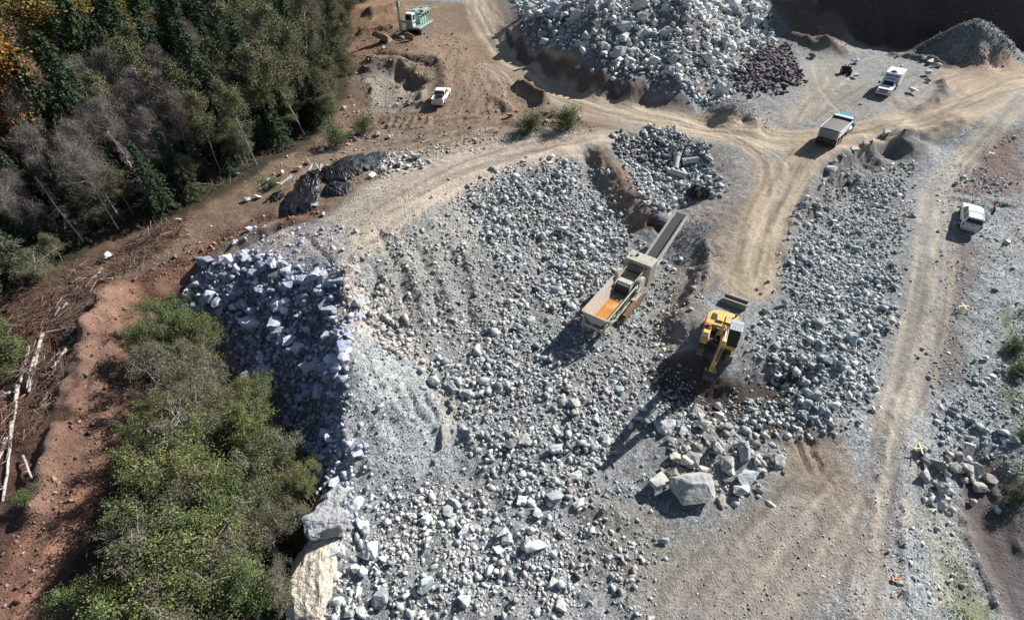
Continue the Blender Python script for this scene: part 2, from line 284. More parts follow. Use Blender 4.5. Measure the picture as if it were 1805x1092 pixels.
road([(1560,250),(1600,190),(1640,150),(1700,130)], 1.2, (.33,.27,.21), .5, 1.4, seed=14)
road([(1420,920),(1330,1000),(1240,1092)], 4, (.26,.23,.195), .5, 1.1, .04, seed=15)
road([(1575,740),(1555,880),(1530,1092)], 1.1, (.30,.25,.20), .6, 1.3, .05, seed=16)
def wheels(pts, colr, w_=.26, gap=.95, mix=.55, dep=.05, seed=0):
    pl = smooth_pl(W(pts)); ac, al = pline(pl, XX + .12 * fbm(XX, YY, 70 + seed, 2), YY + .12 * fbm(XX, YY, 71 + seed, 2)); L = al.max()
    p = np.exp(-((np.abs(ac) - gap) / w_) ** 2) * ss(0, 2, al) * ss(L, L - 2, al) * np.clip(.75 + 1.1 * fbm(al * .35, ac, seed, 2), 0, 1)
    a = (p * mix)[..., None]; c[..., :3] = c[..., :3] * (1 - a) + np.array(colr) * a; c[..., 3:] *= (1 - a); HZ[:] = HZ - dep * p
PT = (.46,.385,.29); DT = (.12,.09,.065)
for i, (pp, cc_) in enumerate([([(845,5),(880,70),(960,128),(1060,176),(1180,212),(1320,238),(1430,246)], PT), ([(830,10),(860,70),(940,140),(1050,192),(1180,224),(1330,255),(1385,290),(1360,350),(1330,440)], PT), ([(860,20),(905,85),(1000,148),(1120,190),(1270,224),(1420,238),(1520,232),(1620,210),(1720,178),(1805,145)], PT),
    ([(1440,255),(1540,238),(1640,205),(1740,165),(1805,150)], DT), ([(1430,262),(1400,310),(1370,370),(1348,430),(1330,500)], PT), ([(1415,258),(1380,320),(1345,380),(1322,440),(1308,500)], DT), ([(1410,270),(1385,330),(1352,400),(1328,460)], PT), ([(1290,232),(1345,262),(1365,300),(1355,350)], DT), ([(1180,205),(1230,225),(1300,245),(1350,280)], PT),
    ([(1805,165),(1735,235),(1680,290),(1645,340),(1636,420),(1632,500),(1610,600),(1585,700),(1560,790)], PT), ([(1800,180),(1750,232),(1695,295),(1668,360),(1665,450),(1650,560),(1625,660),(1600,740)], PT), ([(1655,420),(1650,520),(1628,620),(1596,720)], DT), ([(1570,740),(1550,860),(1530,980),(1500,1092)], DT), ([(1600,740),(1580,860),(1560,1000),(1555,1092)], PT),
    ([(1080,240),(980,268),(880,296),(780,335),(680,400)], PT), ([(1090,232),(960,255),(860,275),(760,320),(660,380)], DT), ([(560,330),(680,300),(800,262),(900,238)], DT), ([(540,325),(660,285),(760,250),(880,215)], PT), ([(830,100),(820,150),(800,210)], DT), ([(860,140),(850,180),(820,225)], DT), ([(800,80),(790,130),(790,180)], DT), ([(870,120),(900,150),(905,190)], PT),
    ([(1420,220),(1450,170),(1500,120),(1560,100)], PT), ([(1440,220),(1490,180),(1540,150),(1590,120)], DT), ([(1500,205),(1450,150),(1440,110)], PT), ([(1600,200),(1580,170),(1600,140),(1640,130)], DT), ([(1730,140),(1700,150),(1690,165),(1730,170)], PT), ([(1660,190),(1720,150),(1790,125)], DT), ([(215,530),(208,600),(188,690),(150,800),(100,930)], DT), ([(228,560),(215,650),(190,740),(150,850)], DT),
    ([(560,375),(470,400),(390,438),(310,490)], DT), ([(540,395),(460,420),(380,458)], DT), ([(1460,800),(1400,880),(1310,980),(1230,1092)], DT), ([(1500,860),(1420,950),(1340,1092)], PT), ([(1728,835),(1765,930),(1805,1030)], DT), ([(720,60),(780,60),(840,90)], DT), ([(640,40),(700,15),(790,8)], PT), ([(640,80),(720,50),(800,30)], DT)]): wheels(pp, cc_, seed=i)
zone([(1430,330),(1452,300),(1500,274),(1560,254),(1640,236),(1690,218),(1660,250),(1600,282),(1530,308),(1480,345),(1430,400),(1400,400)], (.165,.155,.145), .4, .7, .85)
zone([(893,52),(912,66),(960,86),(1000,103),(1060,125),(1112,150),(1150,178),(1120,180),(1060,166),(1000,142),(950,112),(905,84)], (.12,.09,.08), .15, .35, .9)  # bench bank once more, painted shade laid over the road colour
# windrows, furrows and small scarps pushed up by the machines
def ridge(pts, h, w_, seed=0, colr=None, side=0):
    pl = smooth_pl(W(pts), 2); ac, al = pline(pl, XX + .35 * fbm(XX * 1.1, YY * 1.1, seed, 2), YY + .35 * fbm(XX * 1.1, YY * 1.1, seed + 1, 2))
    L = al.max(); e = ss(0, .12 * L, al) * ss(L, .88 * L, al); p = np.exp(-(ac / w_) ** 2) if not side else ss(-w_ * side, w_ * side, ac) * np.exp(-np.maximum(ac * side, 0) ** 2 / (w_ * 4) ** 2)
    m = p * e * (.75 + .6 * fbm(al * .5, ac * .6, seed + 2, 3)); HZ[:] = HZ + h * m
    if colr: a = np.clip(p * e * 1.2, 0, 1)[..., None] * .8; c[..., :3] = c[..., :3] * (1 - a) + np.array(colr) * a
ridge([(225,512),(190,535),(165,600),(140,670),(112,745)], 2.1, .95, 5, PINK); ridge([(105,740),(80,830),(50,930)], 1.0, .8, 95, PINK); ridge([(205,560),(190,640),(160,720)], .5, .4, 6, PINK); ridge([(232,590),(222,650),(200,730),(170,800)], -.35, .3, 7)
ridge([(545,378),(460,408),(380,448),(320,490)], .7, .5, 8); ridge([(500,372),(430,402),(360,436),(300,475)], .5, .4, 9); ridge([(470,398),(400,430),(330,475)], -.4, .3, 10); ridge([(520,392),(440,425),(370,465)], -.45, .35, 11, (.13,.08,.06))
ridge([(640,108),(680,112),(720,118),(745,150)], 1.1, 1.4, 12, (.22,.18,.14)); ridge([(690,128),(715,135),(735,160)], -1.6, 1.6, 13); ridge([(640,140),(665,165),(650,190)], .8, 1.0, 14); ridge([(750,150),(740,172),(755,190)], .7, .7, 15)
ridge([(905,150),(935,160),(965,182)], 1.2, 1.0, 16, (.13,.085,.06)); ridge([(880,215),(930,222),(980,215),(1020,228)], .6, .8, 17)
for k in range(7): ridge([(680 + k * 13, 205), (676 + k * 13, 218), (668 + k * 13, 228)], .35, .35, 20 + k)
ridge([(630,232),(700,222),(760,214),(860,205)], .35, .5, 28); ridge([(650,262),(720,250),(800,240),(880,232)], -.3, .4, 29)
ridge([(1480,272),(1530,250),(1600,232),(1690,205)], .5, .5, 30); ridge([(1445,300),(1425,345),(1395,400),(1380,470)], .6, .6, 31); ridge([(1240,420),(1250,470),(1235,520)], .5, .5, 32)
ridge([(1560,95),(1610,104),(1655,112),(1690,122)], .9, .8, 33, (.15,.11,.085)); ridge([(1380,60),(1420,72),(1470,84),(1500,92)], 1.0, 1.2, 34, (.15,.11,.09)); ridge([(1400,25),(1430,40),(1440,62)], 1.6, 1.5, 35)
ridge([(1655,140),(1665,160),(1640,185),(1600,202)], .8, .6, 36, (.17,.14,.12)); ridge([(1680,330),(1720,345),(1770,362),(1800,372)], .35, .3, 37, (.17,.13,.115)); ridge([(1670,345),(1720,358),(1760,375)], .3, .3, 38)
ridge([(1740,835),(1770,900),(1805,985)], .5, .35, 39); ridge([(1690,900),(1720,990),(1765,1085)], .4, .3, 40); ridge([(1385,745),(1410,790),(1425,840)], -.35, .25, 41); ridge([(1405,745),(1435,790),(1450,840)], -.3, .25, 42); ridge([(1360,880),(1290,960),(1200,1040)], .2, .25, 43)
ridge([(1582,690),(1560,800),(1545,900),(1530,1000)], .3, .3, 44); ridge([(1600,880),(1590,960),(1600,1060)], .4, .3, 45)
ridge([(620,470),(608,500),(612,540)], .8, .5, 46, (.16,.12,.10)); ridge([(500,405),(545,420),(590,470)], -.3, .25, 47, (.15,.13,.13)); ridge([(1140,385),(1170,400),(1190,415)], -.8, .7, 48, DKB)
for k in range(5): ridge([(650 + k * 32, 640 + k * 12), (690 + k * 32, 700 + k * 14), (715 + k * 32, 745 + k * 12)], .22, .3, 50 + k)
for k in range(7): ridge([(635 + k * 26 + (k * 37) % 11, 608 + k * 12 + (k * 53) % 23), (662 + k * 27 + (k * 29) % 13, 670 + k * 13), (690 + k * 28, 700 + k * 10 + (k * 41) % 50)], (-.24, -.14, -.3)[k % 3], (.22, .35, .28)[k % 3], 60 + k)
for k in range(6): ridge([(660 + k * 30, 400 + k * 4), (700 + k * 28, 470 + k * 8), (725 + k * 28, 560 + k * 8)], (-.3, .3)[k % 2], .4, 70 + k)
ridge([(1150,600),(1190,560),(1225,510),(1240,460)], .6, .5, 80, (.17,.15,.13)); ridge([(640,30),(680,20),(720,8)], 1.4, 1.5, 81, (.15,.09,.06)); ridge([(628,60),(665,52),(700,50)], .9, 1.0, 82); ridge([(760,95),(785,120),(780,160)], .6, 1.0, 83, (.13,.09,.065)); ridge([(650,95),(700,98),(740,104),(765,118)], -.9, .8, 84, (.13,.09,.065)); ridge([(860,170),(890,185),(900,200)], .7, .7, 85, (.13,.09,.065)); ridge([(930,205),(960,200),(1010,215)], .5, .7, 86, (.12,.085,.06)); ridge([(690,190),(720,182),(750,190)], .5, .6, 87)
ridge([(1440,320),(1500,285),(1570,262),(1650,240)], -.7, .6, 88, (.15,.15,.15)); ridge([(1420,380),(1470,345),(1540,310),(1600,285)], .6, .5, 89); ridge([(100,560),(85,640),(60,720)], -.7, .6, 90, (.06,.035,.025)); ridge([(250,600),(235,680),(205,780),(150,900)], .5, .35, 91); ridge([(150,640),(135,690),(105,760)], -.5, .35, 92, (.06,.035,.028)); ridge([(195,560),(180,640),(150,720)], -.4, .22, 93, (.09,.05,.038))
# relief noise
gy_, gx_ = np.gradient(H0, GY, GX); slope = np.hypot(gx_, gy_)
sl = ss(.25, .8, slope)
HZ += rough * (.45 * fbm(XX * .22, YY * .22, 21, 3) + .22 * fbm(XX * .9, YY * .9, 22, 3) + .10 * fbm(XX * 2.4, YY * 2.4, 23, 2))
steep = ss(.45, 1.0, slope) * ss(150, 110, YY); HZ += steep * (.30 * (1 - 2.2 * np.abs(fbm(XX * .8, YY * .8, 91, 4))) + .12 * fbm(XX * 3.1, YY * 3.1, 92, 2)) * (rough + .3)
# rills: lines running down the steep banks
un = np.hypot(gx_, gy_) + 1e-6; tx, ty = -gy_ / un, gx_ / un
rid = np.abs(vnoise(XX * tx * 1.0 + YY * ty * 1.0, (XX * ty - YY * tx) * .15, 55) * 2 - 1)
HZ += sl * (.36 * (fbm(XX * 1.1, YY * 1.1, 57, 3)) + .22 * (rid - .5)) * (rough * .8 + .4)
HZ += .03 * fbm(XX * 3, YY * 3, 60, 2)
far = np.maximum(ss(150, 172, YY), ss(85, 110, XX) * ss(100, 110, YY))[..., None]; c[..., :3] = c[..., :3] * (1 - far) + np.array((.13, .105, .085)) * far; c[..., 3] = np.clip(c[..., 3] * 1.1, 0, 1); c[..., :3] *= (1 + .20 * fbm(XX * .12, YY * .12, 41, 3) + .10 * fbm(XX * 1.2, YY * 1.2, 44, 3))[..., None]
c[..., :3] = np.clip(c[..., :3], .01, .8)
def gz(x, y): return float(gh(HZ, x, y))
def G(u, v):
    x, y = hit(u, v, HZ); return Vector((x, y, gz(x, y)))
# ------------------------------------------------------------ node helpers
def mat(name, colr=(.5,.5,.5), rough_=.7, metal=0, noise=0.0, nscale=3.0, bump=0.0, dirt=None, dirt_amt=.0, emit=None, attr=None, trans=0):
    m = bpy.data.materials.new(name); m.use_nodes = True; N = m.node_tree.nodes; L = m.node_tree.links
    b = N['Principled BSDF']; b.inputs['Roughness'].default_value = rough_; b.inputs['Metallic'].default_value = metal
    tc = N.new('ShaderNodeTexCoord'); src = None
    if attr:
        a = N.new('ShaderNodeAttribute'); a.attribute_name = attr; src = a.outputs['Color']
    else:
        rgb = N.new('ShaderNodeRGB'); rgb.outputs[0].default_value = (*colr, 1); src = rgb.outputs[0]
    if noise or bump or dirt:
        nz = N.new('ShaderNodeTexNoise'); nz.inputs['Scale'].default_value = nscale; nz.inputs['Detail'].default_value = 6
        L.new(tc.outputs['Object'], nz.inputs['Vector'])
    if dirt:
        rp = N.new('ShaderNodeMapRange'); rp.inputs[1].default_value = .62 - dirt_amt * .5; rp.inputs[2].default_value = .72 - dirt_amt * .2
        L.new(nz.outputs[0], rp.inputs[0]); mx = N.new('ShaderNodeMix'); mx.data_type = 'RGBA'
        L.new(rp.outputs[0], mx.inputs[0]); L.new(src, mx.inputs[6]); mx.inputs[7].default_value = (*dirt, 1); src = mx.outputs[2]
    if noise:
        mr = N.new('ShaderNodeMapRange'); mr.inputs[1].default_value = .3; mr.inputs[2].default_value = .7; mr.inputs[3].default_value = 1 - noise; mr.inputs[4].default_value = 1 + noise
        L.new(nz.outputs[0], mr.inputs[0]); mu = N.new('ShaderNodeVectorMath'); mu.operation = 'SCALE'
        L.new(src, mu.inputs[0]); L.new(mr.outputs[0], mu.inputs[3]); src = mu.outputs[0]
    L.new(src, b.inputs['Base Color'])
    if bump:
        bp = N.new('ShaderNodeBump'); bp.inputs['Strength'].default_value = .8; bp.inputs['Distance'].default_value = bump
        L.new(nz.outputs[0], bp.inputs['Height']); L.new(bp.outputs[0], b.inputs['Normal'])
    if emit: b.inputs['Emission Color'].default_value = (*emit, 1); b.inputs['Emission Strength'].default_value = 1
    if trans: b.inputs['Transmission Weight'].default_value = trans
    return m
def ground_mat():
    m = bpy.data.materials.new('ground_earth'); m.use_nodes = True; N = m.node_tree.nodes; L = m.node_tree.links
    b = N['Principled BSDF']; b.inputs['Roughness'].default_value = .95; b.inputs['Specular IOR Level'].default_value = .2
    g = N.new('ShaderNodeNewGeometry'); a = N.new('ShaderNodeAttribute'); a.attribute_name = 'earth'
    def vor(scale, feat='F1'):
        v = N.new('ShaderNodeTexVoronoi'); v.inputs['Scale'].default_value = scale; v.feature = feat; L.new(g.outputs['Position'], v.inputs['Vector']); return v
    def mth(op, x, y=None, z=None):
        q = N.new('ShaderNodeMath'); q.operation = op
        for k, s in enumerate((x, y, z)):
            if s is None: continue
            if isinstance(s, (int, float)): q.inputs[k].default_value = s
            else: L.new(s, q.inputs[k])
        return q.outputs[0]
    v1 = vor(3.6); v2 = vor(8.5)
    nz = N.new('ShaderNodeTexNoise'); nz.inputs['Scale'].default_value = 1.3; nz.inputs['Detail'].default_value = 8; nz.inputs['Roughness'].default_value = .7; L.new(g.outputs['Position'], nz.inputs['Vector'])
    nf = N.new('ShaderNodeTexNoise'); nf.inputs['Scale'].default_value = 7; nf.inputs['Detail'].default_value = 5; L.new(g.outputs['Position'], nf.inputs['Vector'])
    s1 = N.new('ShaderNodeSeparateColor'); L.new(v1.outputs['Color'], s1.inputs[0]); s2 = N.new('ShaderNodeSeparateColor'); L.new(v2.outputs['Color'], s2.inputs[0])
    # pebble brightness per cell
    k1 = mth('MULTIPLY_ADD', s1.outputs[0], 1.0, .5); k2 = mth('MULTIPLY_ADD', s2.outputs[0], 1.1, .45)
    # only some cells are stones
    st = mth('GREATER_THAN', s1.outputs[1], .72); k1m = mth('MULTIPLY_ADD', mth('SUBTRACT', k1, 1.0), st, 1.0)
    kk = mth('MULTIPLY', k1m, k2)
    kp = mth('MULTIPLY_ADD', mth('SUBTRACT', kk, 1.0), a.outputs['Alpha'], 1.0)
    kn = mth('MULTIPLY', mth('MULTIPLY_ADD', nz.outputs[0], 1.0, .5), mth('MULTIPLY_ADD', nf.outputs[0], .8, .6))
    kt = mth('MULTIPLY', kp, kn)
    mu = N.new('ShaderNodeVectorMath'); mu.operation = 'SCALE'; L.new(a.outputs['Color'], mu.inputs[0]); L.new(kt, mu.inputs[3])
    L.new(mu.outputs[0], b.inputs['Base Color'])
    hh = mth('ADD', mth('MULTIPLY', mth('MULTIPLY', s1.outputs[2], .10), a.outputs['Alpha']), mth('MULTIPLY', mth('MULTIPLY', s2.outputs[2], .06), a.outputs['Alpha']))
    hh = mth('ADD', hh, mth('ADD', mth('MULTIPLY', nf.outputs[0], .10), mth('MULTIPLY', nz.outputs[0], .16)))
    bp = N.new('ShaderNodeBump'); bp.inputs['Strength'].default_value = 1; bp.inputs['Distance'].default_value = .9
    L.new(hh, bp.inputs['Height']); L.new(bp.outputs[0], b.inputs['Normal'])
    return m
# ------------------------------------------------------------ object helpers
def tag(o, label=None, cat=None, group=None, kind=None):
    if label: o['label'] = label
    if cat: o['category'] = cat
    if group: o['group'] = group
    if kind: o['kind'] = kind
    return o
def link(name, me, parent=None):
    o = bpy.data.objects.new(name, me); COL.objects.link(o)
    if parent: o.parent = parent
    return o
def fast_mesh(name, verts, faces, material, cols=None, attr='rock', smooth=False):
    me = bpy.data.meshes.new(name); k = faces.shape[1]
    me.vertices.add(len(verts)); me.vertices.foreach_set('co', np.asarray(verts, np.float32).ravel())
    me.loops.add(faces.size); me.loops.foreach_set('vertex_index', faces.ravel().astype(np.int32))
    me.polygons.add(len(faces)); me.polygons.foreach_set('loop_start', (np.arange(len(faces)) * k).astype(np.int32))
    me.polygons.foreach_set('loop_total', np.full(len(faces), k, np.int32))
    if smooth: me.polygons.foreach_set('use_smooth', np.ones(len(faces), bool))
    if cols is not None:
        a = me.color_attributes.new(attr, 'FLOAT_COLOR', 'POINT'); cc = np.ones((len(verts), 4), np.float32); cc[:, :cols.shape[1]] = cols; a.data.foreach_set('color', cc.ravel())
    me.update(calc_edges=True); me.materials.append(material); return me
# ------------------------------------------------------------ the ground
idx = np.arange(SH[0] * SH[1]).reshape(SH)
F = np.stack([idx[:-1, :-1], idx[:-1, 1:], idx[1:, 1:], idx[1:, :-1]], -1).reshape(-1, 4)
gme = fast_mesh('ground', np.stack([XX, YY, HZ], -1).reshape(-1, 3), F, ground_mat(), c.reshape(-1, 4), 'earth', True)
tag(link('ground', gme), kind='structure')
# ------------------------------------------------------------ rock shapes
ROCKM = mat('rock_surface', rough_=.9, attr='rock', noise=.3, nscale=2.6, bump=.12, dirt=(.27,.24,.21), dirt_amt=.08)
ROCKM.node_tree.nodes['Principled BSDF'].inputs['Specular IOR Level'].default_value = .25
def hull_mesh(pts):
    bm = bmesh.new()
    for p in pts: bm.verts.new(p)
    r = bmesh.ops.convex_hull(bm, input=bm.verts[:])
    for g in [e for e in r['geom_interior'] + r['geom_unused'] if isinstance(e, bmesh.types.BMVert)]:
        if g.is_valid: bm.verts.remove(g)
    bmesh.ops.recalc_face_normals(bm, faces=bm.faces[:]); return bm
def rock_points(k, rr):
    d = rr.normal(size=(k, 3)); d /= np.linalg.norm(d, axis=1)[:, None]
    p = d / (np.abs(d) ** 7).sum(1)[:, None] ** (1 / 7)          # blocky
    return p * np.array([1, rr.uniform(.62, .95), rr.uniform(.45, .8)]) * .5 * rr.uniform(.85, 1.12, size=(k, 1))
VAR = []
for i in range(44):
    rr = np.random.default_rng(100 + i); bm = hull_mesh(rock_points(9 + i % 5, rr)); bm.verts.index_update()
    VAR.append((np.array([v.co[:] for v in bm.verts]), np.array([[v.index for v in f.verts] for f in bm.faces if len(f.verts) == 3]))); bm.free()
VARS = []
for i in range(20):
    rr = np.random.default_rng(300 + i); bm = hull_mesh(rock_points(6 + i % 2, rr)); bm.verts.index_update()
    VARS.append((np.array([v.co[:] for v in bm.verts]), np.array([[v.index for v in f.verts] for f in bm.faces if len(f.verts) == 3]))); bm.free()
def rotm(k, rr, tilt=None):
    q = rr.normal(size=(k, 4)); q /= np.linalg.norm(q, axis=1)[:, None]; a, b, c_, d = q.T
    return np.stack([np.stack([a*a+b*b-c_*c_-d*d, 2*(b*c_-a*d), 2*(b*d+a*c_)], -1), np.stack([2*(b*c_+a*d), a*a-b*b+c_*c_-d*d, 2*(c_*d-a*b)], -1), np.stack([2*(b*d-a*c_), 2*(c_*d+a*b), a*a-b*b-c_*c_+d*d], -1)], 1)
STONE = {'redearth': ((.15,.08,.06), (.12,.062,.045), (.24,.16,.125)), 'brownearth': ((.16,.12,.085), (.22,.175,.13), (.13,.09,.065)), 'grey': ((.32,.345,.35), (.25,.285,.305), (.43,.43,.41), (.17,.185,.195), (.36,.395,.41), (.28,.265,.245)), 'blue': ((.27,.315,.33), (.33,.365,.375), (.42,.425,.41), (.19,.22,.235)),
         'white': ((.41,.42,.42), (.33,.36,.375), (.49,.48,.45), (.25,.27,.28), (.46,.48,.485)), 'dark': ((.11,.095,.105), (.15,.13,.14), (.08,.07,.08)), 'brown': ((.33,.26,.20), (.40,.34,.28), (.27,.20,.15)),
         'black': ((.10,.10,.105), (.15,.15,.155), (.2,.2,.2)), 'fine': ((.20,.215,.225), (.25,.265,.27), (.16,.17,.18)), 'warm': ((.36,.34,.315), (.45,.42,.37), (.27,.27,.265), (.32,.335,.34), (.24,.215,.19)), 'violet': ((.35,.37,.44), (.28,.305,.38), (.45,.465,.51), (.21,.225,.29))}
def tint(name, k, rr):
    t = np.array(STONE[name]); i = rr.integers(0, len(t), k); return t[i] * (1.25 if name not in ('dark', 'black', 'fine') else 1.0) * rr.uniform(.78, 1.2, (k, 1))
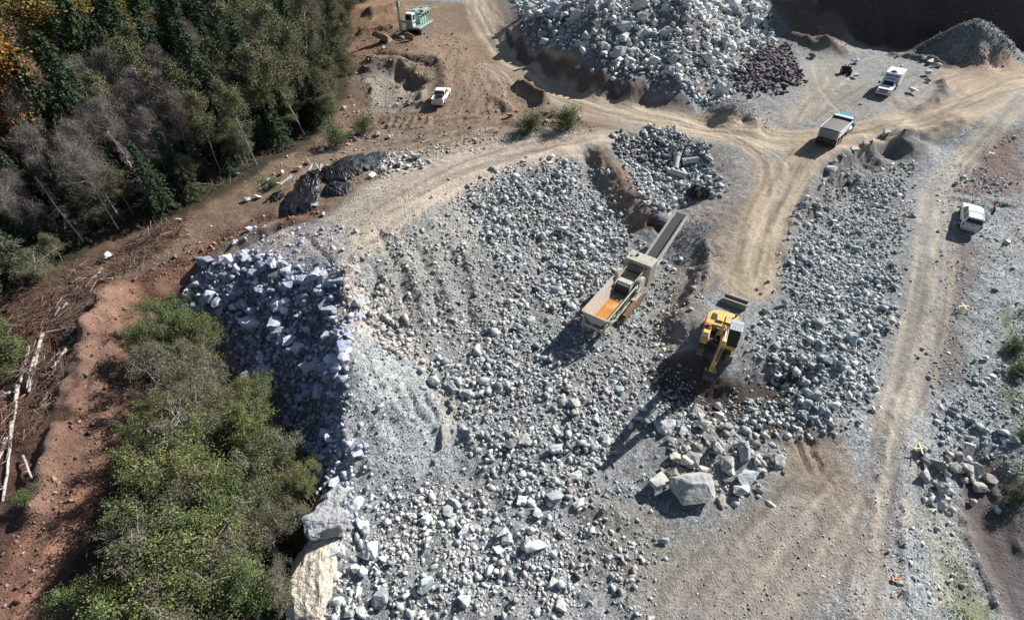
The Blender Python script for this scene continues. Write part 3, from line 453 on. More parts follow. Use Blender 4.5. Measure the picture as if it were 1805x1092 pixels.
RZ = [
 ('pit all', [(640,440),(850,325),(1000,290),(1050,300),(1130,430),(1190,480),(1180,640),(1100,760),(1060,840),(1160,940),(1150,1110),(590,1110),(600,900),(700,870),(820,830),(860,770),(760,640),(690,600),(610,520)], [(1.6,.3,.62)], 'warm', '', ''),
 ('field all', [(1400,380),(1600,290),(1590,480),(1560,620),(1530,720),(1440,770),(1370,760),(1300,700),(1320,600),(1360,500)], [(1.6,.3,.6)], 'grey', '', ''),
 ('pit slope', [(845,325),(900,300),(1000,285),(1045,300),(1090,380),(1120,430),(1090,480),(1030,540),(960,560),(900,500),(850,430),(830,370)], [(2.2,.38,1.15),(9,.18,.45)], 'grey', 'on the rubble slope above the crusher', 'boulders on the slope above the crusher'),
 ('pit floor', [(820,640),(900,500),(960,560),(1030,560),(1060,640),(1130,640),(1100,760),(1060,840),(1000,880),(960,860),(870,850),(800,740),(740,640)], [(1.9,.36,1.1),(9,.16,.4)], 'grey', 'in the middle of the pit floor', 'boulders on the pit floor'),
 ('notch', [(605,470),(650,500),(700,545),(740,600),(745,640),(690,615),(640,575),(606,530)], [(2.4,.45,1.1),(7,.2,.45)], 'warm', 'in the notch beside the pale ridge', 'boulders beside the pale ridge'),
 ('sparse', [(640,440),(700,400),(850,335),(850,430),(900,500),(820,640),(740,640),(640,500)], [(.6,.3,.65),(14,.12,.3)], 'warm', 'on the gravelly slope left of the crusher', 'boulders on the gravelly slope'),
 ('bottom', [(590,900),(700,870),(800,860),(900,850),(1010,880),(1000,1000),(1050,1110),(590,1110)], [(1.7,.34,1.2),(8,.16,.42)], 'white', 'in the bright rubble along the bottom edge', 'boulders in the bright rubble at the bottom'),
 ('bottom right', [(1000,850),(1150,830),(1170,960),(1140,1110),(1040,1110)], [(.5,.3,.8),(9,.13,.35)], 'blue', 'on the rubble below the huge boulder', 'boulders below the huge boulder'),
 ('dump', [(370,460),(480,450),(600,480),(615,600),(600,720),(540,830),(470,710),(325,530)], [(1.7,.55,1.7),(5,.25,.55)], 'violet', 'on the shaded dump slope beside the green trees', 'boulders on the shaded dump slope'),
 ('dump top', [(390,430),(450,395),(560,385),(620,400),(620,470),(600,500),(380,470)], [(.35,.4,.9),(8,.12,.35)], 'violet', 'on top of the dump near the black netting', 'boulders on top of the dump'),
 ('ridge west', [(525,750),(600,720),(650,850),(700,870),(600,910),(565,880),(545,850),(515,800)], [(1.9,.45,1.1),(7,.2,.45)], 'violet', 'below the shaded ridge near the outcrop', 'boulders below the shaded ridge'),
 ('fines', [(600,590),(680,580),(770,640),(875,770),(840,840),(700,880),(630,860),(600,760)], [(.45,.3,.9),(15,.1,.3)], 'blue', 'on the smooth blue grey fines pile', 'boulders on the fines pile'),
 ('rock field', [(1400,440),(1500,420),(1590,470),(1560,600),(1530,700),(1440,750),(1400,700),(1340,650),(1315,610),(1365,540),(1390,480)], [(2.0,.38,1.1),(9,.18,.45)], 'blue', 'in the rock field right of the excavator', 'boulders in the rock field'),
 ('field top', [(1400,400),(1440,330),(1520,300),(1600,290),(1590,450),(1500,430),(1390,460)], [(1.5,.35,.95),(12,.15,.35)], 'grey', 'on the bank below the haul road', 'boulders on the bank below the haul road'),
 ('big rocks', [(1150,740),(1230,720),(1350,760),(1368,810),(1340,870),(1280,880),(1230,850),(1170,830)], [(1.5,.6,1.9),(5,.25,.6)], 'warm', 'in the boulder heap above the huge boulder', 'boulders heaped above the huge boulder'),
 ('hollow', [(1095,240),(1180,218),(1250,260),(1245,300),(1290,330),(1240,345),(1160,375),(1120,340),(1100,290)], [(2.6,.5,1.1),(6,.25,.45)], 'grey', 'in the hollow around the concrete pipes', 'boulders around the concrete pipes'),
 ('black rocks', [(1088,240),(1170,232),(1185,290),(1130,300),(1095,275)], [(4,.5,1.0)], 'black', 'in the dark rock patch above the concrete pipes', 'dark boulders above the pipes'),
 ('top pile', [(905,0),(930,60),(1010,105),(1100,145),(1240,188),(1285,168),(1305,100),(1370,72),(1350,20),(1330,-80),(910,-80)], [(.7,.9,2.6),(3,.45,1.1)], 'white', 'in the tall rock pile above the haul road', 'boulders in the tall rock pile'),
 ('dark pile', [(1315,90),(1385,78),(1425,150),(1350,168),(1290,165)], [(7,.5,.95)], 'dark', 'in the dark purple heap beside the tall rock pile', 'dark boulders beside the tall rock pile'),
 ('gravel pile', [(1235,178),(1300,175),(1370,205),(1360,228),(1260,208)], [(22,.14,.3)], 'fine', '', ''),
 ('far gravel', [(1610,100),(1650,60),(1700,25),(1770,40),(1815,100),(1740,118),(1680,116)], [(14,.18,.42)], 'fine', '', ''),
 ('right strip', [(1640,620),(1700,640),(1815,640),(1815,820),(1740,830),(1700,830),(1640,880),(1620,800),(1650,740)], [(1.5,.35,.9),(8,.14,.35)], 'blue', 'on the rubble right of the lower road', 'boulders right of the lower road'),
 ('lower slope', [(1585,960),(1640,880),(1690,920),(1765,1110),(1590,1110)], [(.9,.25,.6),(9,.1,.25)], 'blue', 'on the slope beside the dark track', 'boulders beside the dark track'),
 ('cluster', [(1625,820),(1700,800),(1712,840),(1680,890),(1650,880)], [(2.2,.7,1.25)], 'warm', 'in the cluster at the head of the dark track', 'boulders at the head of the dark track'),
 ('dig', [(1150,650),(1240,690),(1300,690),(1420,695),(1450,750),(1350,770),(1230,740),(1130,780)], [(1.7,.4,.9),(8,.18,.4)], 'blue', 'in the diggings below the excavator', 'boulders in the diggings below the excavator'),
 ('crusher floor', [(1030,560),(1180,500),(1200,600),(1140,660),(1080,820),(1060,820),(1110,700),(1000,640)], [(.5,.3,.7),(9,.13,.32)], 'grey', 'on the ground around the crusher', 'boulders around the crusher'),
 ('conveyor', [(1160,400),(1250,380),(1260,450),(1180,480)], [(8,.13,.3)], 'fine', '', ''),
 ('edge row', [(640,285),(700,268),(760,262),(860,235),(960,235),(870,252),(740,292),(660,312)], [(2.4,.3,.75),(4,.15,.3)], 'white', 'in the line of rocks beside the pale road', 'boulders beside the pale road'),
 ('road shoulder', [(620,340),(720,330),(860,300),(850,335),(700,400),(620,450)], [(.08,.3,.5),(7,.1,.24)], 'warm', 'on the pale road', 'boulders on the pale road'),
 ('right gravel', [(1640,300),(1700,260),(1815,230),(1815,640),(1650,620),(1660,450)], [(.12,.3,.7),(7,.1,.28)], 'blue', 'on the gravel around the survey crosses', 'boulders near the survey crosses'),
 ('debris', [(1690,300),(1740,295),(1790,320),(1760,345),(1700,335)], [(1.2,.4,.8),(6,.15,.35)], 'blue', 'in the rubble north of the parked white pickup', 'boulders near the parked pickup'),
 ('low road', [(1480,750),(1620,750),(1630,880),(1590,1110),(1440,1110),(1530,900)], [(.03,.3,.5),(14,.08,.2)], 'white', 'on the lower road', 'boulders on the lower road'),
 ('flat', [(1160,960),(1300,900),(1380,840),(1500,900),(1440,1110),(1140,1110)], [(.05,.2,.4),(7,.08,.2)], 'warm', 'on the brown flat', 'boulders on the brown flat'),
 ('bank', [(1185,450),(1250,450),(1240,560),(1180,620),(1150,600)], [(.6,.3,.8),(6,.13,.3)], 'grey', 'on the bank behind the excavator', 'boulders on the bank behind the excavator'),
 ('brown ground', [(600,180),(650,185),(670,230),(690,245),(540,320),(480,350),(420,330),(540,260)], [(.18,.4,.9),(1.5,.15,.3)], 'brown', 'on the brown ground beside the forest edge', 'boulders beside the forest edge'),
 ('brown mid', [(640,100),(760,120),(760,180),(680,200),(640,150)], [(.2,.4,.9),(2,.15,.35)], 'brown', 'on the ledge left of the upper pickup', 'boulders on the ledge near the upper pickup'),
 ('shrub edge', [(900,200),(1010,190),(1060,230),(900,235)], [(.3,.4,.9),(3,.15,.35)], 'brown', 'near the two green bushes', 'boulders near the bushes'),
 ('service pad', [(1420,90),(1640,100),(1580,200),(1400,220)], [(.02,.3,.6),(1.2,.1,.2)], 'grey', 'on the service pad', 'boulders on the service pad'),
 ('far mounds', [(1400,40),(1500,70),(1640,110),(1480,85)], [(.1,.4,.8),(1,.15,.3)], 'dark', 'on the dark mounds', 'boulders on the dark mounds'),
 ('red clods', [(215,512),(235,520),(240,560),(215,700),(170,830),(120,980),(60,1092),(-20,1092),(20,960),(90,800),(130,700),(150,600)], [(1.0,.3,.6),(24,.08,.3)], 'redearth', '', ''),
 ('red clods', [(545,378),(560,372),(440,405),(330,480),(260,530),(230,500),(300,440),(450,385)], [(.8,.3,.6),(20,.08,.3)], 'redearth', '', ''),
 ('brown clods', [(640,30),(800,60),(960,190),(900,235),(640,330),(540,340),(600,230),(620,100)], [(.25,.3,.7),(6,.1,.28)], 'brownearth', '', ''),
 ('red ground', [(300,400),(560,370),(440,400),(320,480),(200,540),(180,480)], [(.05,.2,.5),(2,.1,.2)], 'brown', 'on the red earth', 'boulders on the red earth'),
]
DENSE = ('pit all','pit slope','pit floor','bottom','rock field','notch','dump','ridge west','hollow','big rocks','dig')
RP = []  # x, y, z, size, tint rgb, zone index
for zi, (nm, poly, dens, tn, lab, grp) in enumerate(RZ):
    P = W(poly)
    # area without self covering
    lo = P.min(0) - 1.0; hi = P.max(0) + 1.0; area = np.prod(hi - lo)
    for di, (dn, s0, s1) in enumerate(dens):
        k = int(area * dn * ((2.7 if dn > 5 else 2.3) if nm in DENSE else 1.75 if dn > 1.2 else 1.3)); px = rng.uniform(lo[0], hi[0], k); py = rng.uniform(lo[1], hi[1], k)
        m = sdist(P, px, py); keep = rng.uniform(size=k) < ss(1.1, -1.6, m + 1.6 * fbm(px * .35, py * .35, 90 + zi, 3))
        cl = fbm(px * .33, py * .33, 140 + zi * 3 + di, 3)               # patchy cover
        keep &= rng.uniform(size=k) < np.clip(.85 + 1.5 * cl, .12, 1)
        px = px[keep]; py = py[keep]; k = len(px)
        u_ = rng.uniform(size=k); s = s0 * (1 - u_ * (1 - (s0 / (s1 * 1.12)) ** 2.3)) ** (-1 / 2.3)
        z = gh(HZ, px, py) + s * rng.uniform(-.14, .32, k) * (1.3 if s1 > .9 else 1)
        RP.append(np.column_stack([px, py, z, s, tint(tn, k, rng), np.full(k, zi)]))
RP = np.concatenate(RP)
def depth(x, y, z): return y * math.cos(R(PITCH)) - (z - CAMZ) * math.sin(R(PITCH))
dd = depth(RP[:, 0], RP[:, 1], RP[:, 2]); pu = 902.5 * RP[:, 0] / dd
pv = -902.5 * (RP[:, 1] * math.sin(R(PITCH)) + (RP[:, 2] - CAMZ) * math.cos(R(PITCH))) / dd
show = RP[:, 3] / dd * ((np.abs(pu) < 895) & (np.abs(pv) < 540)) * np.array([1.0 if r[4] else 0 for r in RZ])[RP[:, 7].astype(int)]
order = np.argsort(-show); NB = 232; top = order[:NB]; rest = order[NB:]
def bulk(name, sel, variants, label, cat):
    q = RP[sel]; vi = rng.integers(0, len(variants), len(q)); Vv = []; Ff = []; Cc = []; off = 0
    for j, (vv, ff) in enumerate(variants):
        g = q[vi == j]
        if not len(g): continue
        M = rotm(len(g), rng); fl = np.ones((len(g), 1, 3)); fl[:, 0, 2] = .8
        P = (np.einsum('nij,vj->nvi', M, vv) * g[:, 3][:, None, None]) * fl + g[:, None, :3]
        Vv.append(P.reshape(-1, 3)); Ff.append((ff[None] + (np.arange(len(g)) * len(vv))[:, None, None] + off).reshape(-1, 3)); Cc.append(np.repeat(g[:, 4:7], len(vv), 0)); off += P.shape[0] * P.shape[1]
    o = link(name, fast_mesh(name, np.concatenate(Vv), np.concatenate(Ff), ROCKM, np.concatenate(Cc)))
    tag(o, label, cat, kind='stuff'); return o
mid = rest[RP[rest, 3] >= .34]; small = rest[RP[rest, 3] < .34]
print('ROCKS', len(top), len(mid), len(small))
bulk('rock_rubble', mid, VAR, 'broken grey blast rock lying in heaps and slopes all over the quarry', 'rubble')
bulk('gravel', small, VARS, 'small broken stones scattered between the larger rocks and along the roads', 'gravel')
# ------------------------------------------------------------ boulders one by one
def boulder_mesh(seed, k=14, cuts=0, flat=1.0, noise=.0):
    rr = np.random.default_rng(seed); bm = hull_mesh(rock_points(k, rr))
    bmesh.ops.bevel(bm, geom=bm.edges[:], offset=.018, segments=1, affect='EDGES', clamp_overlap=True)
    if cuts:
        bmesh.ops.triangulate(bm, faces=bm.faces[:]); bmesh.ops.subdivide_edges(bm, edges=bm.edges[:], cuts=cuts, use_grid_fill=True)
        bm.normal_update()
        co = np.array([v.co[:] for v in bm.verts])
        d = noise * (fbm(co[:, 0] * 5 + co[:, 2] * 3.1, co[:, 1] * 5 + co[:, 2] * 4.3, seed, 4))
        d += noise * .6 * np.round(fbm(co[:, 0] * 3 - co[:, 2] * 2.1, co[:, 1] * 3 + co[:, 2], seed + 5, 2) * 3) / 3
        if cuts > 3: d += noise * .35 * (np.abs(fbm(co[:, 0] * 7 + co[:, 2] * 5, co[:, 1] * 7 - co[:, 2] * 4, seed + 9, 4)) - .25) * 2
        for v, q in zip(bm.verts, d): v.co += v.normal * q
    return bm
BV = []
for i in range(30):
    bm = boulder_mesh(500 + i, 11 + i % 9, 2, noise=.05); bm.verts.index_update(); BV.append(bm)
def put_rock(x, y, z, s, colr, seed, bm=None, name='boulder', sz=(1, 1, 1), rot=None):
    rr = random.Random(seed); src = bm or BV[seed % len(BV)]; me = bpy.data.meshes.new(name); src.to_mesh(me)
    E_ = Euler(rot or (rr.uniform(-.5, .5), rr.uniform(-.5, .5), rr.uniform(0, 6.28)))
    Mx = E_.to_matrix().to_4x4() @ Matrix.Diagonal((s * sz[0], s * sz[1], s * sz[2], 1)); me.transform(Mx)
    a = me.color_attributes.new('rock', 'FLOAT_COLOR', 'POINT'); a.data.foreach_set('color', np.tile(np.array([*colr, 1], np.float32), len(me.vertices)))
    me.materials.append(ROCKM); o = link(name, me); o.location = (x, y, z); return o
shade_word = {'grey':'grey','blue':'blue grey','white':'pale grey','dark':'dark purple','brown':'brown','black':'blackish','warm':'warm grey','violet':'violet grey','fine':'grey'}
nth = ['first','second','third','fourth','fifth','sixth','seventh','eighth','ninth','tenth','eleventh','twelfth','thirteenth','fourteenth']
ORD = ['largest', 'second largest', 'third largest', 'fourth largest', 'fifth largest']
def short(t):
    for w_ in (' above', ' beside', ' along', ' right of', ' near', ' below', ' around'):
        if t.find(w_) > 8: t = t[:t.find(w_)]
    return t
info = []; cnt = {}
for r in top:
    zi = int(RP[r, 7]); k = cnt.get(zi, 0); cnt[zi] = k + 1; info.append([r, zi, k, pu[r], -pv[r] * -1])
bins = {}
for q in info:
    zz = [o_ for o_ in info if o_[1] == q[1]]; us = sorted(o_[3] for o_ in zz); vs = sorted(pv[o_[0]] for o_ in zz)
    hx = 'left' if q[3] <= us[len(us) // 3] else 'right' if q[3] >= us[(2 * len(us)) // 3] else 'middle'; hy = 'upper' if pv[q[0]] <= vs[len(vs) // 3] else 'lower' if pv[q[0]] >= vs[(2 * len(vs)) // 3] else 'central'
    lum = RP[q[0], 4:7].mean(); tone = 'pale' if lum > .45 else 'dark' if lum < .33 else 'grey'; q += [hx, hy, tone]
    if q[2] >= 5: bins.setdefault((q[1], hx, hy, tone), []).append(q)
for q in info:
    r, zi, k = q[:3]; x, y, z, s = RP[r, :4]; o = put_rock(x, y, z, s, RP[r, 4:7], int(r))
    if k < 5: lab = ORD[k] + ' ' + shade_word[RZ[zi][3]] + ' boulder ' + RZ[zi][4]
    else:
        bb = sorted(bins[(zi, q[5], q[6], q[7])], key=lambda o_: o_[3]); n_ = [o_[0] for o_ in bb].index(r)
        lab = '%s boulder %s, %s %s part' % (q[7], short(RZ[zi][4]), q[6], q[5]) + (', %s from left' % nth[n_] if len(bb) > 1 and n_ < 14 else '')
    if len(lab.split()) > 16: print('LONGLAB', lab); lab = lab.replace(' boulder in', ' rock in').replace(' the picture', '').replace(' parked', '').replace(' part,', ',').replace(' angular', ''); lab = ' '.join(lab.split()[:16])
    tag(o, lab, 'boulder', RZ[zi][5])
# boulders that stand alone or in a row
def solo(u, v, s, tn, label, seed, sz=(1, .8, .7), cuts=0, noise=.02, sink=.28, k=12, rz=None, group=None):
    p = G(u, v); rr = np.random.default_rng(seed); bm = boulder_mesh(seed, k, cuts, noise=noise)
    o = put_rock(p.x, p.y, p.z + s * sink, s, tint(tn, 1, rr)[0] if isinstance(tn, str) else tn, seed, bm, sz=sz, rot=(rr.uniform(-.12, .12), rr.uniform(-.12, .12), rr.uniform(0, 6.28) if rz is None else rz))
    bm.free(); tag(o, label, 'boulder', group); return o
row = [(1597,232,1.0),(1559,239,1.7),(1537,250,1.1),(1524,257,1.2),(1506,266,1.3),(1484,277,1.0),(1467,289,1.0),(1464,305,1.8),(1453,319,1.0),(1447,329,1.4),(1423,350,.9),(1420,360,.8)]
nth = ['first','second','third','fourth','fifth','sixth','seventh','eighth','ninth','tenth','eleventh','twelfth','thirteenth','fourteenth']
for i, (u, v, s) in enumerate(row):
    solo(u, v, s, 'white' if i % 3 else 'warm', '%s boulder from the right in the row edging the haul road beyond the dump truck' % nth[i], 900 + i, group='boulders edging the haul road')
pad = [(1628,106,1.3),(1639,112,1.6),(1649,119,1.5),(1634,132,1.9),(1632,145,1.3),(1607,164,1.6),(1612,158,1.0)]
for i, (u, v, s) in enumerate(pad):
    solo(u, v, s, 'white' if i in (1, 2, 5) else 'grey', '%s boulder from the gravel cone in the row edging the service pad' % nth[i], 930 + i, group='boulders edging the service pad')
solo(1509,112,1.6,'grey','grey boulder behind the loose steel bucket on the service pad',941); solo(1505,137,1.4,'white','low pale boulder right of the loose steel bucket',942); solo(1431,102,1.5,'grey','lone grey boulder beside the dark purple heap',943)
solo(676,74,3.9,(.27,.18,.12),'huge brown boulder below the drill rig nearest the forest',950,(1,.8,.75),2,.035); solo(723,72,2.4,(.28,.185,.12),'pointed brown boulder standing below the drill rig',951,(.8,.7,1),1,.03)
solo(676,88,1.3,'brown','small pale boulder in front of the huge brown boulder',952); solo(708,70,1.3,'brown','small brown boulder between the two big brown boulders',953)
solo(897,208,1.4,(.25,.17,.15),'reddish boulder left of the green bushes',954)
near = [(568,267,.95,'white','pale round boulder on the dirt behind the black netting'),(627,247,.9,'white','pale boulder on the dirt nearest the forest corner'),(419,309,.9,'white','pale boulder at the foot of the bare white trunks'),
 (473,322,1.1,'white','white boulder on the small grass patch by the forest'),(497,307,1.0,'violet','purple grey boulder just left of the netting pile end'),(527,300,1.2,'warm','round grey boulder left above the netting'),(546,287,1.1,'white','white boulder above the netting casting a long shadow'),
 (455,349,1.0,'white','white boulder on the red earth left of the netting'),(437,354,.9,'violet','grey boulder second left of the netting on red earth'),(665,240,.9,'brown','brown boulder on the dirt below the upper pickup'),(686,244,1.0,'brown','brown stone clump beside the tyre ruts'),
 (556,364,.9,'warm','pink grey boulder right against the netting lower edge'),(571,379,.7,'warm','small square boulder below the netting'),(735,279,1.5,'white','largest pale block right of the netting'),(706,292,1.2,'white','second pale block right of the netting'),
 (690,291,.9,'grey','grey block between the pale blocks by the netting'),(673,301,1.3,'warm','warm grey block touching the netting right end'),(657,312,1.1,'grey','grey block beside the standing netting roll'),(720,296,1.0,'white','pale block below the largest block by the netting'),
 (187,458,1.5,(.62,.6,.58),'bright white flat rock at the forest edge among branches'),(312,392,1.1,(.5,.47,.4),'long pale rock lying by the forest edge'),(440,406,1.0,'violet','pale boulder on the near rim of the dump'),(413,431,1.0,'violet','pale boulder on the outer corner of the dump')]
for i, (u, v, s, tn, lb) in enumerate(near): solo(u, v, s, tn, lb, 970 + i)
solo(1217,868,3.1,(.40,.40,.38),'huge flat topped boulder in front of the boulder heap',1001,(1.0,.85,.72),3,.035,.27,24,.15)
solo(1159,852,2.1,(.42,.405,.37),'big flat boulder left of the huge flat topped boulder',1002,(1,.8,.62),2,.02,.25,10,.3)
solo(1305,868,1.5,(.56,.55,.52),'bright white block at the right foot of the boulder heap',1003,(1,.9,.8),2,.03,.3,9,.2)
solo(978,880,1.3,'warm','tall cream boulder standing in the rubble of the pit',1005); solo(785,768,1.9,(.36,.35,.30),'flat slanted slab at the foot of the fines pile',1006,(1,.6,.3)); solo(1020,560+330,.9,'white','smooth pale flat boulder beside the cream boulder',1007)
solo(495,1000,1.5,(.52,.48,.41),'pale boulder between the trees and the cream rock face',1008); solo(487,972,.8,(.5,.48,.45),'small white boulder above the pale boulder near the trees',1009)
solo(522,797,1.2,'white','white boulder at the edge of the green trees below the dump',1010); solo(1755,900,.8,'grey','lone boulder standing on the dark track',1011); solo(1168,955,.9,'white','lone white boulder on the flat below the huge boulder',1012)
# ------------------------------------------------------------ outcrop
def crag(name, u, v, size, colr, label, seed, mtl, tilt, rz, k=16):
    p = G(u, v); bm = boulder_mesh(seed, k, 6, noise=.065); me = bpy.data.meshes.new(name); bm.to_mesh(me); bm.free()
    me.transform(Euler((tilt[0], tilt[1], rz)).to_matrix().to_4x4() @ Matrix.Diagonal((*size, 1))); me.materials.append(mtl)
    o = link(name, me); o.location = (p.x, p.y, p.z + size[2] * .12); tag(o, label, 'rock outcrop'); return o
CRM = mat('cream_rock', (.56,.51,.42), .9, noise=.3, nscale=2.2, bump=.5, dirt=(.24,.18,.13), dirt_amt=.28)
GRM = mat('grey_crag_rock', (.33,.34,.35), .9, noise=.25, nscale=2.2, bump=.45, dirt=(.15,.15,.16), dirt_amt=.3)
crag('rock_outcrop', 562, 1025, (3.9, 6.0, 3.6), None, 'cream weathered rock face beside the trees at the bottom', 1101, CRM, (.15, .1), .1)
crag('rock_outcrop', 572, 925, (3.6, 2.9, 3.4), None, 'blue grey pitted crag resting above the cream rock face', 1102, GRM, (-.25, .15), .4)
crag('rock_outcrop', 590, 885, (3.0, 2.2, 2.4), None, 'rounded grey crag behind the pitted crag', 1103, GRM, (.1, -.1), 1.0)
# ------------------------------------------------------------ builder for made things
class MB:
    def __init__(s): s.bm = bmesh.new()
    def _x(s, vs, M):
        if M is not None:
            for v in vs: v.co = M @ v.co
    def box(s, c, d, rot=None, M=None, taper=1.0):
        r = bmesh.ops.create_cube(s.bm, size=1.0)['verts']; q = Euler(rot).to_matrix() if rot else None
        for v in r:
            k = taper if v.co.z > 0 else 1; p = Vector((v.co.x * d[0] * k, v.co.y * d[1] * k, v.co.z * d[2]))
            if q: p = q @ p
            v.co = p + Vector(c)
        s._x(r, M); return s
    def cyl(s, a, b, r, r2=None, seg=14, cap=True):
        a, b = Vector(a), Vector(b); L = (b - a).length
        v = bmesh.ops.create_cone(s.bm, cap_ends=cap, segments=seg, radius1=r, radius2=r if r2 is None else r2, depth=L)['verts']
        M = Matrix.Translation((a + b) / 2) @ (b - a).to_track_quat('Z', 'Y').to_matrix().to_4x4(); s._x(v, M); return s
    def tube(s, pts, r, seg=6):
        for i in range(len(pts) - 1): s.cyl(pts[i], pts[i + 1], r, seg=seg)
        return s
    def prism(s, prof, x0, x1):      # profile of (y, z) along x
        a = [s.bm.verts.new((x0, y, z)) for y, z in prof]; b = [s.bm.verts.new((x1, y, z)) for y, z in prof]; n_ = len(prof)
        s.bm.faces.new(a); s.bm.faces.new(b[::-1])
        for i in range(n_): s.bm.faces.new((a[i], b[i], b[(i + 1) % n_], a[(i + 1) % n_]))
        return s
    def hexa(s, p):                  # 8 corners, bottom four then top four
        v = [s.bm.verts.new(q) for q in p]
        for f in ((3,2,1,0),(4,5,6,7),(0,1,5,4),(1,2,6,5),(2,3,7,6),(3,0,4,7)): s.bm.faces.new([v[i] for i in f])
        return s
    def quad(s, p, t=.02):           # thin panel
        n_ = (Vector(p[1]) - Vector(p[0])).cross(Vector(p[2]) - Vector(p[0])).normalized() * t
        return s.hexa([Vector(q) - n_ * .5 for q in p] + [Vector(q) + n_ * .5 for q in p])
    def build(s, name, m, parent=None, bevel=.02, smooth=False):
        bmesh.ops.recalc_face_normals(s.bm, faces=s.bm.faces[:])
        if bevel:
            try: bmesh.ops.bevel(s.bm, geom=[e for e in s.bm.edges if e.is_manifold and e.calc_face_angle(0) > .6], offset=bevel, segments=1, affect='EDGES', clamp_overlap=True)
            except Exception: pass
        me = bpy.data.meshes.new(name); s.bm.to_mesh(me); s.bm.free(); me.materials.append(m)
        if smooth:
            for p in me.polygons: p.use_smooth = True
        return link(name, me, parent)
def root(name, loc, az, label, cat, group=None, tilt=(0, 0)):
    o = bpy.data.objects.new(name, None); COL.objects.link(o); o.location = loc; o.rotation_euler = (tilt[0], tilt[1], -R(az)); tag(o, label, cat, group); return o
M_ = dict(
 yellow=mat('yellow_paint', (.60,.38,.07), .5, noise=.15, nscale=2.6, dirt=(.28,.20,.11), dirt_amt=.25), cream=mat('cream_paint', (.40,.385,.315), .55, noise=.1, nscale=2.5, dirt=(.27,.24,.19), dirt_amt=.2),
 steel=mat('worn_steel', (.20,.19,.18), .6, .5, noise=.25, nscale=4, dirt=(.17,.11,.07), dirt_amt=.25), dark=mat('dark_metal', (.045,.045,.05), .6, noise=.2), track=mat('track_steel', (.13,.115,.10), .75, .2, noise=.3, nscale=5, dirt=(.22,.17,.12), dirt_amt=.4),
 rusty=mat('rusty_track', (.19,.115,.065), .85, noise=.3, nscale=4), rubber=mat('tyre_rubber', (.03,.03,.03), .9, noise=.2), glass=mat('dark_glass', (.02,.03,.035), .12), white=mat('white_paint', (.78,.78,.78), .35, noise=.04, nscale=3, dirt=(.55,.5,.43), dirt_amt=.1),
 grey=mat('grey_roof_paint', (.30,.33,.36), .5, noise=.08), chrome=mat('bright_rod', (.75,.75,.75), .2, 1), orange=mat('orange_plastic', (.75,.12,.03), .4), red=mat('red_lens', (.45,.02,.02), .3), rust=mat('orange_rust', (.48,.19,.035), .85, noise=.3, nscale=1.1, dirt=(.50,.33,.14), dirt_amt=.2),
 dust=mat('dusty_liner', (.40,.35,.30), .85, noise=.15, nscale=2, dirt=(.45,.30,.14), dirt_amt=.12), belt=mat('conveyor_belt', (.05,.05,.055), .8, noise=.2), teal=mat('teal_paint', (.03,.27,.36), .35), silver=mat('aluminium_box', (.55,.56,.56), .4, .5, noise=.1, dirt=(.35,.30,.24), dirt_amt=.25),
 tarp=mat('truck_tarp', (.12,.115,.105), .8, noise=.2, nscale=2), mint=mat('mint_paint', (.28,.42,.37), .5, noise=.15, dirt=(.2,.17,.13), dirt_amt=.22), net=mat('black_netting', (.009,.010,.012), .45, noise=.35, nscale=3, bump=.05), blue=mat('blue_plastic', (.10,.2,.42), .5),
 conc=mat('concrete_pipe', (.42,.41,.37), .85, noise=.15, nscale=2), wood=mat('pale_bark', (.46,.43,.40), .9, noise=.35, nscale=3.5, dirt=(.16,.12,.10), dirt_amt=.3), lath=mat('yellow_lath', (.62,.55,.30), .7), vest=mat('dark_clothing', (.05,.02,.025), .8), skin=mat('skin', (.45,.26,.18), .6),
 wire=mat('dark_wire', (.05,.042,.036), .8, noise=.3, nscale=3), hat=mat('yellow_case', (.42,.42,.06), .5), liner=mat('truck_liner', (.06,.06,.065), .8), redb=mat('brown_red_tank', (.12,.055,.04), .6))
def tracks(rt, xo, L, wd, ht, m, shoes=24, name='track', wheels=5):
    for sx in (-1, 1):
        b = MB(); r_ = ht / 2; pr_ = [(L/2 - r_ + r_ * math.cos(a), r_ + r_ * math.sin(a)) for a in np.linspace(-1.57, 1.57, 7)] + [(-L/2 + r_ - r_ * math.cos(a), r_ - r_ * math.sin(a)) for a in np.linspace(-1.57, 1.57, 7)]
        b.prism(pr_, sx * xo - wd / 2 * .86, sx * xo + wd / 2 * .86); o = b.build(name, m, rt, .0)
        g = MB()
        per = 2 * (L - ht) + math.pi * ht
        for k in range(shoes):
            s_ = per * k / shoes
            if s_ < L - ht: c_, a = (s_ - (L - ht) / 2, ht), 0
            elif s_ < L - ht + math.pi * r_: t = (s_ - L + ht) / r_; c_, a = ((L - ht) / 2 + r_ * math.sin(t), r_ + r_ * math.cos(t)), -t
            elif s_ < 2 * (L - ht) + math.pi * r_: c_, a = ((L - ht) / 2 - (s_ - L + ht - math.pi * r_), 0), 0
            else: t = (s_ - 2 * (L - ht) - math.pi * r_) / r_; c_, a = (-(L - ht) / 2 - r_ * math.sin(t), r_ - r_ * math.cos(t)), -t
            g.box((sx * xo, c_[0], c_[1]), (wd, per / shoes * .72, .07), (a, 0, 0))
        g.build('track_shoes', m, o, .0)
        w_ = MB()
        for k in range(wheels):
            y = -L/2 + r_ + (L - ht) * k / (wheels - 1); w_.cyl((sx * (xo + wd * .36), y, r_ * .9), (sx * (xo + wd * .47), y, r_ * .9), r_ * .62)
        w_.build('track_rollers', M_['steel'], o, 0)
